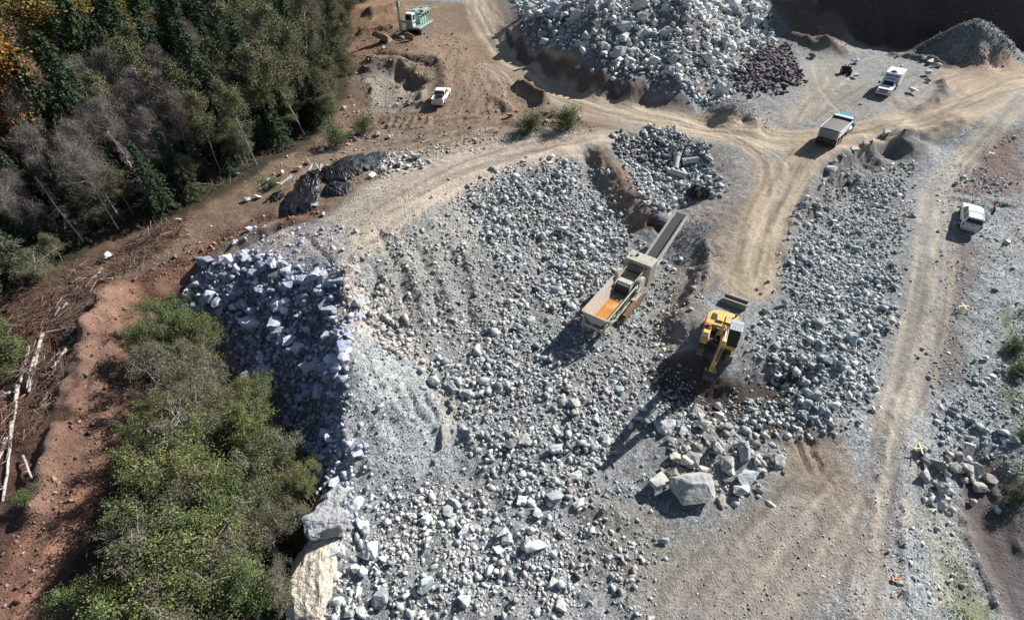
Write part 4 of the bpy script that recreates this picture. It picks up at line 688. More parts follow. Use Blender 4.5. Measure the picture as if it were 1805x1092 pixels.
def wheel(rt, x, y, r, wd, name='wheel', dual=False):
    b = MB(); sx = 1 if x > 0 else -1; b.cyl((x - wd/2, y, r), (x + wd/2, y, r), r, seg=20); w_ = b.build(name, M_['rubber'], rt, .03)
    MB().cyl((x + sx * wd * .44, y, r), (x + sx * wd * .53, y, r), r * .58, seg=16).build('rim', M_['silver'], w_, .01)
def greenhouse(rt, hb, y0b, y1b, ht_, y0t, y1t, z0, z1, m, gm, pillars=True):
    # tapered cab with glass on four sides, glass set 4 mm proud
    B = [(-hb, y0b, z0), (hb, y0b, z0), (hb, y1b, z0), (-hb, y1b, z0)]; T = [(-ht_, y0t, z1), (ht_, y0t, z1), (ht_, y1t, z1), (-ht_, y1t, z1)]
    o = MB().hexa(B + T).build('cab', m, rt, .03)
    for i, nm in ((0, 'rear_window'), (1, 'side_window'), (2, 'windscreen'), (3, 'side_window')):
        a, b_, c_, d = [Vector(q) for q in (B[i], B[(i + 1) % 4], T[(i + 1) % 4], T[i])]
        def pt(s_, t): return (a * (1 - s_) + b_ * s_) * (1 - t) + (d * (1 - s_) + c_ * s_) * t
        nn = (b_ - a).cross(d - a).normalized() * .012
        spans = [(.08, .47), (.53, .92)] if (i in (1, 3) and pillars) else [(.07, .93)]
        for s0, s1 in spans:
            MB().quad([pt(s0, .12) + nn, pt(s1, .12) + nn, pt(s1, .86) + nn, pt(s0, .86) + nn], .012).build(nm, gm, o, 0)
    return o
# ------------------------------------------------------------ excavator
e = root('excavator', (19.0, 33.3, gz(19.0, 33.3) - .02), 205, 'yellow tracked excavator with grey cab roof digging beside the rock field', 'excavator')
e.location.z = -4.3; e.scale = (.94, .94, .94)
tracks(e, 1.32, 4.9, .62, .95, M_['track'], 30)
MB().box((0, 0, .75), (2.1, 2.4, .5)).cyl((0, 0, .9), (0, 0, 1.2), 1.0).build('undercarriage', M_['dark'], e)
pf = [(-1.62,-.2),(-1.62,-1.5),(-1.35,-2.15),(-.8,-2.5),(0,-2.62),(.8,-2.5),(1.35,-2.15),(1.62,-1.5),(1.62,-.2)]
b = MB(); vb = [b.bm.verts.new((x, y, 1.2)) for x, y in pf]; vt = [b.bm.verts.new((x, y, 2.35 if y < -1 else 2.2)) for x, y in pf]; n_ = len(pf)
b.bm.faces.new(vb[::-1]); b.bm.faces.new(vt)
for i in range(n_): b.bm.faces.new((vb[i], vb[(i+1) % n_], vt[(i+1) % n_], vt[i]))
hs = b.build('counterweight', M_['yellow'], e, .07)
MB().box((-.65, -1.25, 2.42), (1.1, 1.1, .12)).box((.35, -1.2, 2.40), (.7, .9, .10)).build('engine_hood', M_['yellow'], hs, .03)
b = MB()
for k in range(6): b.box((.95, -1.7 + k * .13, 2.4), (.42, .06, .05))
b.build('hood_grille', M_['dark'], hs, 0)
MB().cyl((-.95, -1.9, 2.3), (-.95, -1.9, 2.85), .09).build('exhaust_pipe', M_['dark'], hs, 0)
MB().box((0, .5, 1.28), (2.0, 1.9, .25)).box((0, -.05, 1.75), (1.0, .3, .7)).build('swing_frame', M_['dark'], e)
b = MB().box((1.27, .75, 1.62), (.72, 2.1, .85)); tb = b.build('tool_box', M_['yellow'], e, .10)
b = MB()
for k in range(4): b.box((1.27, 1.1 + k * .18, 2.06), (.5, .09, .05))
b.build('steps', M_['dark'], tb, 0)
MB().box((1.27, .05, 2.1), (.6, .7, .1)).build('anti_slip_plate', M_['dark'], tb, 0)
MB().cyl((1.2, .02, 2.13), (1.2, .02, 2.36), .16).build('orange_tank', M_['orange'], tb, .01); MB().cyl((1.48, .08, 2.13), (1.48, .08, 2.3), .12).build('beacon', M_['orange'], tb, .01)
cb = MB().box((-1.12, .65, 1.5), (.98, 1.95, .5)).build('cab_base', M_['yellow'], e, .03)
MB().hexa([(-1.6, -.3, 1.75), (-.64, -.3, 1.75), (-.64, 1.62, 1.75), (-1.6, 1.62, 1.75), (-1.55, -.25, 3.2), (-.7, -.25, 3.2), (-.7, 1.15, 3.2), (-1.55, 1.15, 3.2)]).build('cab', M_['glass'], e, .03)
b = MB()
for x in (-1.6, -.64):
    b.tube([(x, 1.66, 1.78), (x * .985 - .01, 1.2, 3.2)], .05).tube([(x, -.32, 1.78), (x, -.28, 3.2)], .05).tube([(x, .5, 1.78), (x, .45, 3.2)], .04)
b.tube([(-1.6, 1.66, 1.8), (-.64, 1.66, 1.8)], .05).build('cab_frame', M_['dark'], e, 0)
rf = MB().box((-1.12, .33, 3.29), (1.16, 1.5, .09)).build('cab_roof', M_['grey'], e, .02)
b = MB()
for i in range(4):
    for j in range(4): b.box((-1.12 - .33 + i * .22, .45 + j * .15, 3.338), (.07, .10, .012))
b.build('roof_slots', M_['dark'], rf, 0); MB().box((-1.12, .18, 3.345), (1.1, .03, .02)).build('roof_seam', M_['dark'], rf, 0)
b = MB()
for x in (-.75, -.45): b.tube([(x - .9, -.6, 2.36), (x - .9, -.6, 2.7), (x - .9, -2.0, 2.7), (x - .9, -2.0, 2.4)], .025)
b.build('handrail', M_['dark'], e, 0)
# boom, stick, bucket (local y forward)
def link_arm(name, pts, widths, m, x=0):
    b = MB()
    for i in range(len(pts) - 1):
        (y0, z0, h0), (y1, z1, h1) = pts[i], pts[i + 1]; d = Vector((0, y1 - y0, z1 - z0)).normalized(); nn = Vector((0, -d.z, d.y)); wd = widths
        b.hexa([Vector((s_ * wd + x, y, z)) + nn * k for (y, z, k, s_) in ((y0, z0, -h0/2, -1), (y0, z0, -h0/2, 1), (y1, z1, -h1/2, 1), (y1, z1, -h1/2, -1), (y0, z0, h0/2, -1), (y0, z0, h0/2, 1), (y1, z1, h1/2, 1), (y1, z1, h1/2, -1))])
    return b.build(name, m, e, .025)
bo = link_arm('boom', [(.4,1.9,.55),(2.2,4.0,.85),(4.0,5.3,.75),(5.9,5.55,.45)], .24, M_['yellow'])
b = MB().tube([(.0,3.2,4.95),(.0,4.7,6.0)], .13, 10).build('boom_cylinder', M_['dark'], bo, 0); MB().tube([(.0,4.7,6.0),(.0,6.35,6.15)], .07, 10).build('piston_rod', M_['chrome'], b, 0)
for sx in (-1, 1):
    b = MB().tube([(sx * .42, 1.1, 1.45), (sx * .40, 2.0, 2.9)], .11, 10).build('boom_cylinder', M_['dark'], bo, 0); MB().tube([(sx * .40, 2.0, 2.9), (sx * .36, 2.7, 4.1)], .06, 10).build('piston_rod', M_['chrome'], b, 0)
b = MB()
for sx in (-.13, .13): b.tube([(sx, .8, 2.65), (sx, 2.1, 4.5), (sx, 3.9, 5.8), (sx, 5.5, 5.95)], .035, 6)
b.build('hydraulic_hose', M_['dark'], bo, 0)
st = link_arm('stick', [(6.5,6.2,.4),(5.9,5.4,.7),(4.9,2.2,.4),(4.6,.9,.35)], .19, M_['yellow'])
b = MB().tube([(0,6.6,5.6),(0,6.0,3.6)], .10, 10).build('stick_cylinder', M_['dark'], st, 0); MB().tube([(0,6.0,3.6),(0,5.35,1.7)], .055, 10).build('piston_rod', M_['chrome'], b, 0)
MB().box((.26,4.9,1.35), (.06,.12,1.0), (-.5,0,0)).box((-.26,4.9,1.35), (.06,.12,1.0), (-.5,0,0)).build('bucket_linkage', M_['steel'], st, .01)
b = MB()
prof_ = None
prof = [(4.9,1.0),(5.25,.5),(5.2,-.3),(4.7,-.85),(3.9,-.9),(3.6,-.55),(3.75,-.5),(4.6,-.62),(4.95,-.2),(4.95,.4),(4.7,.85)]
kb = lambda L_: [(4.75 + (y - 4.9) * .8, .9 + (z - 1.0) * .8) for y, z in L_]
b.prism(kb(prof), -.45, .45)
for x in (-.47, .47): b.prism(kb([(4.9,1.0),(5.22,.45),(5.16,-.3),(4.68,-.82),(3.8,-.85),(4.2,.75)]), x - .03, x + .03)
bk = b.build('bucket', M_['dark'], e, .02)
b = MB()
for i in range(5): b.box((-.4 + i * .2, 3.66, -.5), (.1, .3, .08), (.25, 0, 0))
b.build('bucket_teeth', M_['steel'], bk, .01)
# ------------------------------------------------------------ crusher
cr = root('jaw_crusher', (11.5, 40.5, -6.05), 35.5, 'beige tracked jaw crusher with orange rusted feed hopper and raised conveyor', 'rock crusher')
tracks(cr, 1.25, 4.6, .5, .9, M_['rusty'], 30); 
MB().box((-.75, -1, 1.25), (.25, 9.6, .5)).box((.75, -1, 1.25), (.25, 9.6, .5)).box((0, -4.6, 1.25), (1.4, .25, .4)).box((0, -1.2, 1.2), (1.4, .3, .4)).box((0, 3.4, 1.25), (1.4, .25, .4)).build('chassis', M_['cream'], cr)
# hopper: sloped sides and a vibrating floor
hp = MB()
hp.quad([(-.62, -6.1, 2.35), (-.62, -.7, 2.25), (-1.28, -.4, 3.6), (-1.28, -6.5, 3.6)], .06).quad([(.62, -6.1, 2.35), (.62, -.7, 2.25), (1.28, -.4, 3.6), (1.28, -6.5, 3.6)], .06).quad([(-.65, -6.15, 2.3), (.65, -6.15, 2.3), (1.25, -6.5, 3.55), (-1.25, -6.5, 3.55)], .06)
hp = hp.build('hopper', M_['dust'], cr, 0)
b = MB()
for sx in (-1, 1):
    b.box((sx * 1.33, -3.45, 3.62), (.12, 6.2, .09)).box((sx * 1.34, -.1, 3.1), (.1, .9, .9), (0, 0, sx * .25))
    for y in (-6.3, -4.9, -3.4, -1.9): b.tube([(sx * 1.33, y, 3.55), (sx * .82, y + .05, 1.4)], .07)
    b.tube([(sx * 1.36, -6.4, 3.5), (sx * 1.36, -4.2, 2.0), (sx * 1.36, -1.9, 3.4)], .045).box((sx * 1.2, -3.6, 1.95), (.12, 5.4, .18))
b.box((0, -6.55, 3.58), (2.76, .12, .12)).box((0, -6.3, 1.9), (2.5, .14, .3)).box((-1.15, -6.35, 2.5), (.14, .14, 2.2)).box((1.15, -6.35, 2.5), (.14, .14, 2.2))
b.build('hopper_frame', M_['cream'], cr, .01)
MB().box((0, -4.0, 2.28), (1.22, 4.1, .1)).build('feeder_pan', M_['rust'], hp, 0)
b = MB()
for i in range(7): b.box((-.54 + i * .18, -1.4, 2.33), (.09, 1.25, .12))
b.build('grizzly_bars', mat('worn_bars', (.40,.30,.16), .6, .3), hp, .01)
MB().box((0, -.45, 2.6), (1.25, .5, 1.6)).build('jaw_inlet', M_['dark'], cr); MB().box((0, .15, 3.35), (1.5, .8, .14), (-.12, 0, 0)).box((-.82, -.1, 2.9), (.1, 1.3, 1.0)).box((.82, -.1, 2.9), (.1, 1.3, 1.0)).build('inlet_cover', M_['cream'], cr)
MB().box((0, .9, 2.2), (1.3, 1.6, 1.5)).build('jaw_body', M_['cream'], cr, .04)
for sx in (-1, 1):
    f = MB().cyl((sx * 1.08, .9, 3.0), (sx * 1.45, .9, 3.0), .9, seg=28).build('flywheel_guard', M_['cream'], cr, .04); MB().box((sx * 1.235, 1.35, 2.4), (.36, .9, 1.3)).build('guard_foot', M_['cream'], f, .03)
b = MB()
for sx in (-1, 1): b.tube([(sx * .9, .2, 3.1), (sx * .9, .2, 3.75), (sx * .9, 2.3, 3.75), (sx * .9, 2.3, 3.1)], .03).tube([(sx * .9, .2, 3.45), (sx * .9, 2.3, 3.45)], .025).tube([(sx * 1.6, -.6, 2.2), (sx * 1.6, -.6, 3.2), (sx * 1.6, .4, 3.2), (sx * 1.6, .4, 2.2)], .03)
b.tube([(-.9, 2.25, 3.75), (.9, 2.25, 3.75)], .03).tube([(-.9, 2.25, 3.45), (.9, 2.25, 3.45)], .025)
b.box((1.45, -.1, 2.2), (.5, 1.4, .06)).box((-1.45, -.1, 2.2), (.5, 1.4, .06))
b.build('walkway_rail', M_['cream'], cr, 0)
pw = MB().box((0, 3.5, 2.95), (2.95, 1.75, 2.7)).build('engine_box', M_['cream'], cr, .05)
b = MB()
for i in range(15): b.box((-.95 + i * .115, 2.615, 3.35), (.05, .03, 1.3))
b.build('louvre_grille', M_['dark'], pw, 0); MB().cyl((-.55, 3.7, 4.28), (-.55, 3.7, 4.5), .15).build('exhaust_pipe', M_['dark'], pw, 0); MB().box((-1.05, 3.3, 4.31), (.3, .3, .05)).build('roof_hatch', M_['dark'], pw, 0)
MB().box((1.0, 2.6, 3.9), (.22, .08, .22)).build('red_light', M_['red'], pw, .01); MB().box((.7, 2.6, 3.2), (.4, .08, .9)).build('control_panel', M_['grey'], pw, .01)
b = MB()
for i in range(4): b.box((1.482, 2.95 + i * .4, 2.9), (.02, .02, 2.2))
b.build('door_seams', M_['dark'], pw, 0)
# conveyor
cva = Vector((0, 1.8, 1.0)); cvb = Vector((.05, 14.3, 4.25)); dv = (cvb - cva).normalized(); up_ = Vector((0, -dv.z, dv.y))
def on(t, x, h): return cva + (cvb - cva) * t + Vector((x, 0, 0)) + up_ * h
bl = MB().hexa([on(0,-.52,-.05), on(0,.52,-.05), on(1,.52,-.05), on(1,-.52,-.05), on(0,-.52,.0), on(0,.52,.0), on(1,.52,.0), on(1,-.52,.0)]).build('conveyor_belt', M_['belt'], cr, 0)
MB().cyl(on(1, -.6, -.2), on(1, .6, -.2), .22).build('head_drum', M_['dark'], bl, 0)
b = MB()
for sx in (-1, 1):
    x = sx * .62
    b.hexa([on(.22,x*.96,.02), on(1,x*.96,.02), on(1,x*1.06,.02), on(.22,x*1.06,.02), on(.22,x*1.12,.42), on(1,x*1.12,.42), on(1,x*1.22,.42), on(.22,x*1.22,.42)])
b.build('conveyor_skirt', M_['cream'], cr, 0)
b = MB()
for sx in (-1, 1):
    x = sx * .72; b.tube([on(.15, x, -.08), on(1, x, -.08)], .07).tube([on(.15, x, -.65), on(.93, x, -.5), on(1, x, -.08)], .05)
    for k in range(10): b.tube([on(.15 + k * .085, x, -.08), on(.15 + (k + .5) * .085, x, -.6)], .03).tube([on(.15 + (k + .5) * .085, x, -.6), on(.15 + (k + 1) * .085, x, -.08)], .03)
    b.tube([on(.45, x * 1.35, -.3), (x * 1.5, 4.6, 2.6)], .05)
for k in range(4): b.tube([on(.3 + k * .22, -.72, -.55), on(.3 + k * .22, .72, -.55)], .04)
b.tube([on(.35, -.8, .45), on(.35, .8, .45)], .05).tube([on(.27, -.8, .45), on(.27, .8, .45)], .05).tube([on(.27, -.8, .45), on(.35, -.8, .45)], .05).tube([on(.27, .8, .45), on(.35, .8, .45)], .05)
b.build('conveyor_frame', M_['cream'], cr, 0)
# ------------------------------------------------------------ dump truck
x, y = 45.0, 69.5; dt = root('dump_truck', (x, y, gz(x, y)), 43, 'dump truck with silver box, black tarp and teal cab on the haul road', 'dump truck')
MB().box((-.42, .3, .95), (.14, 8.4, .26)).box((.42, .3, .95), (.14, 8.4, .26)).box((0, -3.7, .9), (2.2, .12, .35)).build('chassis', M_['dark'], dt)
bx = MB().hexa([(-1.12,-3.5,1.1),(1.12,-3.5,1.1),(1.12,1.0,1.1),(-1.12,1.0,1.1),(-1.27,-3.95,2.4),(1.27,-3.95,2.4),(1.27,1.1,2.4),(-1.27,1.1,2.4)]).build('dump_box', M_['silver'], dt, .02)
b = MB()
for sx in (-1, 1):
    for k in range(4): z = 1.3 + k * .29; b.box((sx * (1.16 + (z - 1.1) * .11), -1.25, z), (.06, 4.5 + (z-1.1)*.2, .08))
    b.box((sx * 1.31, -1.42, 2.43), (.08, 5.1, .09)); b.box((sx * 1.25, 1.0, 1.75), (.1, .13, 1.3)); b.box((sx * 1.24, -3.7, 1.75), (.1, .13, 1.3), (.3, 0, 0))
b.build('box_ribs', M_['white'], bx, 0)
b = MB().quad([(-1.1,-3.56,1.12),(1.1,-3.56,1.12),(1.24,-4.0,2.4),(-1.24,-4.0,2.4)], .05); tg = b.build('tailgate', M_['silver'], dt, 0)
b = MB()
for k in range(5): z = 1.25 + k * .26; b.box((0, -3.63 - (z - 1.12) * .344, z), (2.2, .06, .06))
b.build('tailgate_ribs', M_['steel'], tg, 0)
nx = 13; tp = MB()
def tz(i, j): return 2.47 + .05 * math.sin(j / 12 * 3.14) + .02 * math.sin(i * 1.9) + (-.05 if j in (0, 12) else 0)
g_ = [[tp.bm.verts.new((-1.25 + 2.5 * j / 12, -3.95 + 4.6 * i / 20, tz(i, j))) for j in range(13)] for i in range(21)]; g2 = [[tp.bm.verts.new((v.co.x, v.co.y, v.co.z - .04)) for v in r_] for r_ in g_]
for i in range(20):
    for j in range(12): tp.bm.faces.new((g_[i][j], g_[i][j+1], g_[i+1][j+1], g_[i+1][j])); tp.bm.faces.new((g2[i][j], g2[i+1][j], g2[i+1][j+1], g2[i][j+1]))
tp.build('tarpaulin', M_['tarp'], bx, 0)
MB().cyl((-1.2, .85, 2.58), (1.2, .85, 2.58), .2).build('tarp_roll', M_['dark'], bx, 0); MB().box((0, 1.3, 2.72), (2.4, .42, .08), (.15, 0, 0)).build('wind_deflector', M_['white'], bx, .01)
MB().box((0, 1.72, 2.62), (2.2, .4, .07)).build('cab_guard', M_['silver'], bx, .01)
cbm = MB().hexa([(-1.0,1.95,.9),(1.0,1.95,.9),(1.0,3.6,.9),(-1.0,3.6,.9),(-.95,2.0,2.6),(.95,2.0,2.6),(.95,3.25,2.6),(-.95,3.25,2.6)]).build('cab', M_['teal'], dt, .06)
for p_, nm in (([(-.88,3.56,1.75),(.88,3.56,1.75),(.84,3.32,2.42),(-.84,3.32,2.42)], 'windscreen'), ([(1.0,2.3,1.75),(1.0,3.3,1.75),(.97,3.15,2.4),(.97,2.3,2.4)], 'side_window'), ([(-1.0,2.3,1.75),(-1.0,3.3,1.75),(-.97,3.15,2.4),(-.97,2.3,2.4)], 'side_window')): MB().quad(p_, .05).build(nm, M_['glass'], cbm, 0)
MB().hexa([(-.75,3.5,.8),(.75,3.5,.8),(.6,5.0,.8),(-.6,5.0,.8),(-.7,3.5,1.72),(.7,3.5,1.72),(.5,4.95,1.5),(-.5,4.95,1.5)]).build('hood', M_['teal'], dt, .1)
MB().box((0, 5.05, 1.15), (1.0, .08, .7)).box((0, 5.15, .65), (2.2, .14, .3)).build('grille', M_['chrome'], dt, .02)
for sx in (-1, 1):
    MB().hexa([(sx*.7,3.9,.95),(sx*1.18,3.9,.95),(sx*1.18,4.95,.95),(sx*.7,4.95,.95),(sx*.7,4.05,1.25),(sx*1.12,4.05,1.25),(sx*1.12,4.8,1.2),(sx*.7,4.8,1.2)]).build('front_fender', M_['teal'], dt, .05)
    MB().cyl((sx * .9, 1.85, .9), (sx * .9, 1.85, 3.0), .08).build('exhaust_stack', M_['chrome'], dt, 0); MB().box((sx * 1.32, 3.35, 2.0), (.08, .12, .55)).tube([(sx * .98, 3.3, 2.2), (sx * 1.3, 3.35, 2.2)], .02).build('mirror', M_['chrome'], dt, 0)
    MB().cyl((sx * .95, 2.1, .72), (sx * .95, 3.4, .72), .32).build('fuel_tank', M_['silver'], dt, .02)
    wheel(dt, sx * 1.08, 4.3, .52, .3)
    for y_ in (-3.0, -1.7, -.4): wheel(dt, sx * .98, y_, .52, .55)
MB().box((.8, -3.85, .85), (.22, .05, .14)).box((-.8, -3.85, .85), (.22, .05, .14)).build('tail_light', M_['red'], dt, 0)
# ------------------------------------------------------------ pickups
def pickup(loc, az, label, tilt=(0, 0), canopy=False, cargo=False):
    t = root('pickup_truck', loc, az, label, 'pickup truck', None, tilt); m = M_['white']; L0, L1 = -2.85, 2.85
    b = MB(); b.prism([(.45,.5),(2.75,.5),(2.85,.75),(2.8,1.0),(1.55,1.12),(.45,1.12)], -.95, .95); b.build('hood', m, t, .06)
    MB().box((0, -.28, .82), (1.92, 1.5, .62)).build('door_panel', m, t, .04)
    b = MB()
    for sx in (-1, 1): b.prism([(-2.8,.55),(-2.1,.55),(-2.0,.82),(-1.75,.95),(-1.45,.95),(-1.25,.82),(-1.15,.55),(-1.0,.55),(-1.0,1.2),(-2.82,1.2)], sx * .84 - .1, sx * .84 + .1)
    b.box((0, -2.0, .66), (1.7, 1.8, .12)); bd = b.build('cargo_bed', m, t, .03)
    MB().box((0, -1.95, .735), (1.46, 1.7, .03)).build('bed_liner', M_['liner'], bd, 0)
    tgm = mat('tailgate_paint', (.60,.57,.56), .4, noise=.06, dirt=(.45,.38,.32), dirt_amt=.2) if 'tailgate_paint' not in bpy.data.materials else bpy.data.materials['tailgate_paint']
    tg_ = MB().box((0, -2.84, .9), (1.56, .08, .58)).build('tailgate', tgm, t, .02); MB().box((0, -2.885, 1.05), (.26, .02, .08)).build('handle', M_['dark'], tg_, 0)
    MB().box((0, -2.93, .5), (1.8, .16, .18)).build('rear_bumper', M_['silver'], t, .02); MB().box((0, 2.9, .55), (1.85, .14, .26)).build('front_bumper', M_['silver'], t, .02)
    for sx in (-1, 1): MB().box((sx * .87, -2.84, .95), (.16, .06, .4)).build('tail_light', M_['red'], t, .01); MB().box((sx * .75, 2.83, .85), (.35, .05, .18)).build('headlight', M_['chrome'], t, .01)
    greenhouse(t, .93, -1.02, 1.35, .74, -.78, .55, 1.12, 1.72, m, M_['glass'])
    MB().box((0, -.12, 1.745), (1.46, 1.3, .07)).build('cab_roof', m, t, .03)
    for sx in (-1, 1):
        MB().box((sx * 1.1, .82, 1.2), (.2, .1, .2)).build('side_mirror', m, t, .02)
        wheel(t, sx * .86, 1.85, .38, .26); wheel(t, sx * .86, -1.62, .38, .26)
    if canopy:
        cn = MB().hexa([(-.93,-2.82,1.2),(.93,-2.82,1.2),(.93,-1.04,1.2),(-.93,-1.04,1.2),(-.76,-2.55,1.82),(.76,-2.55,1.82),(.76,-1.0,1.82),(-.76,-1.0,1.82)]).build('canopy', m, t, .05)
        MB().quad([(-.78,-2.80,1.27),(.78,-2.80,1.27),(.68,-2.63,1.68),(-.68,-2.63,1.68)], .06).build('canopy_window', M_['glass'], cn, 0)
        for sx in (-1, 1): MB().quad([(sx*.935,-2.4,1.32),(sx*.935,-1.25,1.32),(sx*.80,-1.25,1.7),(sx*.80,-2.3,1.7)], .03).build('canopy_window', M_['glass'], cn, 0)
        b = MB()
        for x in (-.68, .68): b.tube([(x, -2.4, 1.92), (x, -.95, 1.92)], .03)
        for y_ in np.linspace(-2.35, -1.0, 6): b.tube([(-.68, y_, 1.92), (.68, y_, 1.92)], .022)
        for x in (-.6, .6):
            for y_ in (-2.2, -1.2): b.tube([(x, y_, 1.8), (x, y_, 1.92)], .03)
        b.build('roof_rack', M_['silver'], cn, 0)
        MB().box((1.38, .15, 1.05), (.07, 1.05, .85), (0, 0, .55)).build('open_door', m, t, .02)
    if cargo:
        MB().box((.1, -1.35, 1.0), (1.1, .5, .5)).cyl((-.4, -1.35, 1.25), (.6, -1.35, 1.25), .16).build('fuel_tank', M_['redb'], t, .03); MB().cyl((.1, -1.15, 1.3), (.62, -1.15, 1.35), .05).build('hose_reel', M_['red'], t, 0)
        bpt = [(.05 + .32 * math.cos(a), -2.4 + .2 * math.sin(a), .86) for a in np.linspace(0, 6.28, 14)]; MB().tube(bpt, .06).build('coiled_hose', M_['white'], t, 0); MB().cyl((-.5, -2.45, .75), (-.5, -2.45, 1.05), .13).build('pail', M_['silver'], t, 0)
        MB().box((.35, -1.9, .9), (.3, .5, .3)).build('tool_crate', M_['wire'], t, .01)
    return t
px_, py_ = -11.0, 81.3; pickup((px_, py_, gz(px_, py_)), 7, 'white open bed pickup truck parked on brown dirt below the drill rig', cargo=True)
p2 = (53.9, 52.0); pickup((p2[0], p2[1], gz(*p2)), 34, 'white pickup truck with rack canopy and open passenger door on the right', canopy=True)
# ------------------------------------------------------------ service truck with box
cx_, cy_ = 59.6, 84.0; sv = root('service_truck', (cx_, cy_, gz(cx_, cy_)), 221, 'white box bodied service truck with roof vent parked on the gravel pad', 'service truck'); m = M_['white']
MB().prism([(.9,.5),(3.0,.5),(3.1,.8),(3.02,1.12),(1.8,1.25),(.9,1.25)], -.97, .97).build('hood', m, sv, .07); MB().box((0, .35, .9), (1.94, 1.3, .75)).build('door_panel', m, sv, .04)
greenhouse(sv, .93, -.25, 1.65, .76, -.1, .95, 1.25, 1.9, m, M_['glass'], False); MB().box((0, .42, 1.92), (1.5, 1.05, .07)).build('cab_roof', m, sv, .02)
bxx = MB().box((0, -1.75, 1.75), (2.3, 3.3, 2.1)).box((0, .05, 2.45), (2.1, .6, .7)).build('box_body', m, sv, .05)
MB().cyl((.1, -.35, 2.8), (.1, -.35, 3.05), .38, .25).box((.1, -.35, 2.84), (1.0, .7, .08)).build('roof_vent', M_['redb'], bxx, .02); MB().quad([(-.95, .36, 2.25), (.95, .36, 2.25), (.95, .36, 2.6), (-.95, .36, 2.6)], .04).build('front_window', M_['blue'], bxx, 0)
MB().box((1.16, -2.2, 1.9), (.03, 1.0, .5)).build('side_hatch', M_['silver'], bxx, 0)
MB().box((0, 3.06, .85), (1.3, .06, .4)).build('grille', M_['dark'], sv, .02); MB().box((0, 3.15, .5), (1.95, .16, .28)).build('front_bumper', M_['silver'], sv, .03); MB().box((0, -3.3, .6), (2.0, .2, .2)).build('rear_bumper', M_['dark'], sv, .02)
for sx in (-1, 1):
    MB().box((sx * .78, 3.05, .92), (.34, .06, .22)).build('headlight', M_['chrome'], sv, .01); MB().box((sx * 1.22, 1.2, 1.45), (.28, .1, .3)).build('side_mirror', M_['dark'], sv, .02)
    wheel(sv, sx * .88, 2.05, .4, .28); wheel(sv, sx * .88, -1.9, .4, .34)
# ------------------------------------------------------------ drill rig
dx, dy = -18.2, 112.5; dr = root('drill_rig', (dx, dy, gz(dx, dy)), 196, 'mint green tracked drill rig with white cab and lattice mast beside the forest', 'drill rig')
tracks(dr, 1.35, 5.8, .5, .95, M_['track'], 26)
MB().box((0, 0, 1.25), (2.9, 6.6, .35)).build('deck', M_['mint'], dr, .03); MB().box((.75, 2.35, 2.5), (1.5, 1.4, 2.3)).build('cab', M_['white'], dr, .06).name = 'cab'
for p_, nm in (([(.2,3.07,2.5),(1.35,3.07,2.5),(1.35,3.07,3.45),(.2,3.07,3.45)], 'windscreen'), ([(-.01,1.9,2.5),(-.01,2.8,2.5),(-.01,2.8,3.35),(-.01,1.9,3.35)], 'side_window'), ([(1.51,1.9,2.5),(1.51,2.8,2.5),(1.51,2.8,3.35),(1.51,1.9,3.35)], 'side_window')): MB().quad(p_, .05).build(nm, M_['glass'], dr, 0)
MB().box((.78, 3.08, 1.9), (1.1, .04, .9)).build('cab_door', mat('blue_grey_panel', (.30,.33,.42), .5), dr, .01)
b = MB()
for x in (-1.3, 1.3):
    for y_ in (-3.1, -2.0, -.9, .3, 1.4): b.box((x, y_, 2.4), (.14, .14, 2.1))
    b.box((x, -.85, 3.45), (.16, 4.7, .16))
for y_ in (-3.1, 1.4): b.box((0, y_, 3.45), (2.7, .14, .16))
b.build('engine_cage', M_['mint'], dr, .01)
MB().box((.2, -1.0, 2.2), (1.6, 3.6, 1.5)).box((.65, -.2, 3.6), (.9, 2.0, .35)).box((-.6, -1.4, 3.6), (.9, 2.6, .3)).build('compressor', M_['mint'], dr, .04); MB().cyl((-.5, -.2, 3.0), (-.5, -2.6, 3.0), .45).build('air_tank', M_['dark'], dr, .02)
ms = MB()
for a_ in (-.2, .2):
    for c_ in (-.2, .2): ms.tube([(2.1 + a_, 3.9 + c_, .9), (2.5 + a_, 3.3 + c_, 9.5)], .06)
for k in range(14):
    z = 1 + k * .6; f_ = (z - .9) / 8.6; q = lambda a_, c_, zz: (2.1 + .4 * ((zz - .9) / 8.6) + a_, 3.9 - .6 * ((zz - .9) / 8.6) + c_, zz)
    ms.tube([q(-.2, -.2, z), q(.2, -.2, z + .6), q(.2, .2, z), q(-.2, .2, z + .6), q(-.2, -.2, z)], .035)
mso = ms.build('mast', M_['mint'], dr, 0); MB().box((2.35, 3.5, 5.2), (.55, .55, .9)).build('drill_head', M_['mint'], mso, .03); MB().cyl((2.1, 4.1, .1), (2.35, 3.75, 5), .07).build('drill_rod', M_['steel'], mso, 0)
MB().box((1.7, 3.1, 2.2), (.45, 1.6, .45), (.3, 0, -.3)).build('boom', M_['mint'], dr, .03)
hp_ = [(.9 + .75 * math.cos(a), 3.4, 1.2 - .9 * math.sin(a)) for a in np.linspace(0, 3.14, 12)]
MB().tube([(1.65, 3.4, 2.2)] + hp_ + [(.15, 3.4, 1.6)], .04).build('hydraulic_hose', M_['dark'], dr, 0)
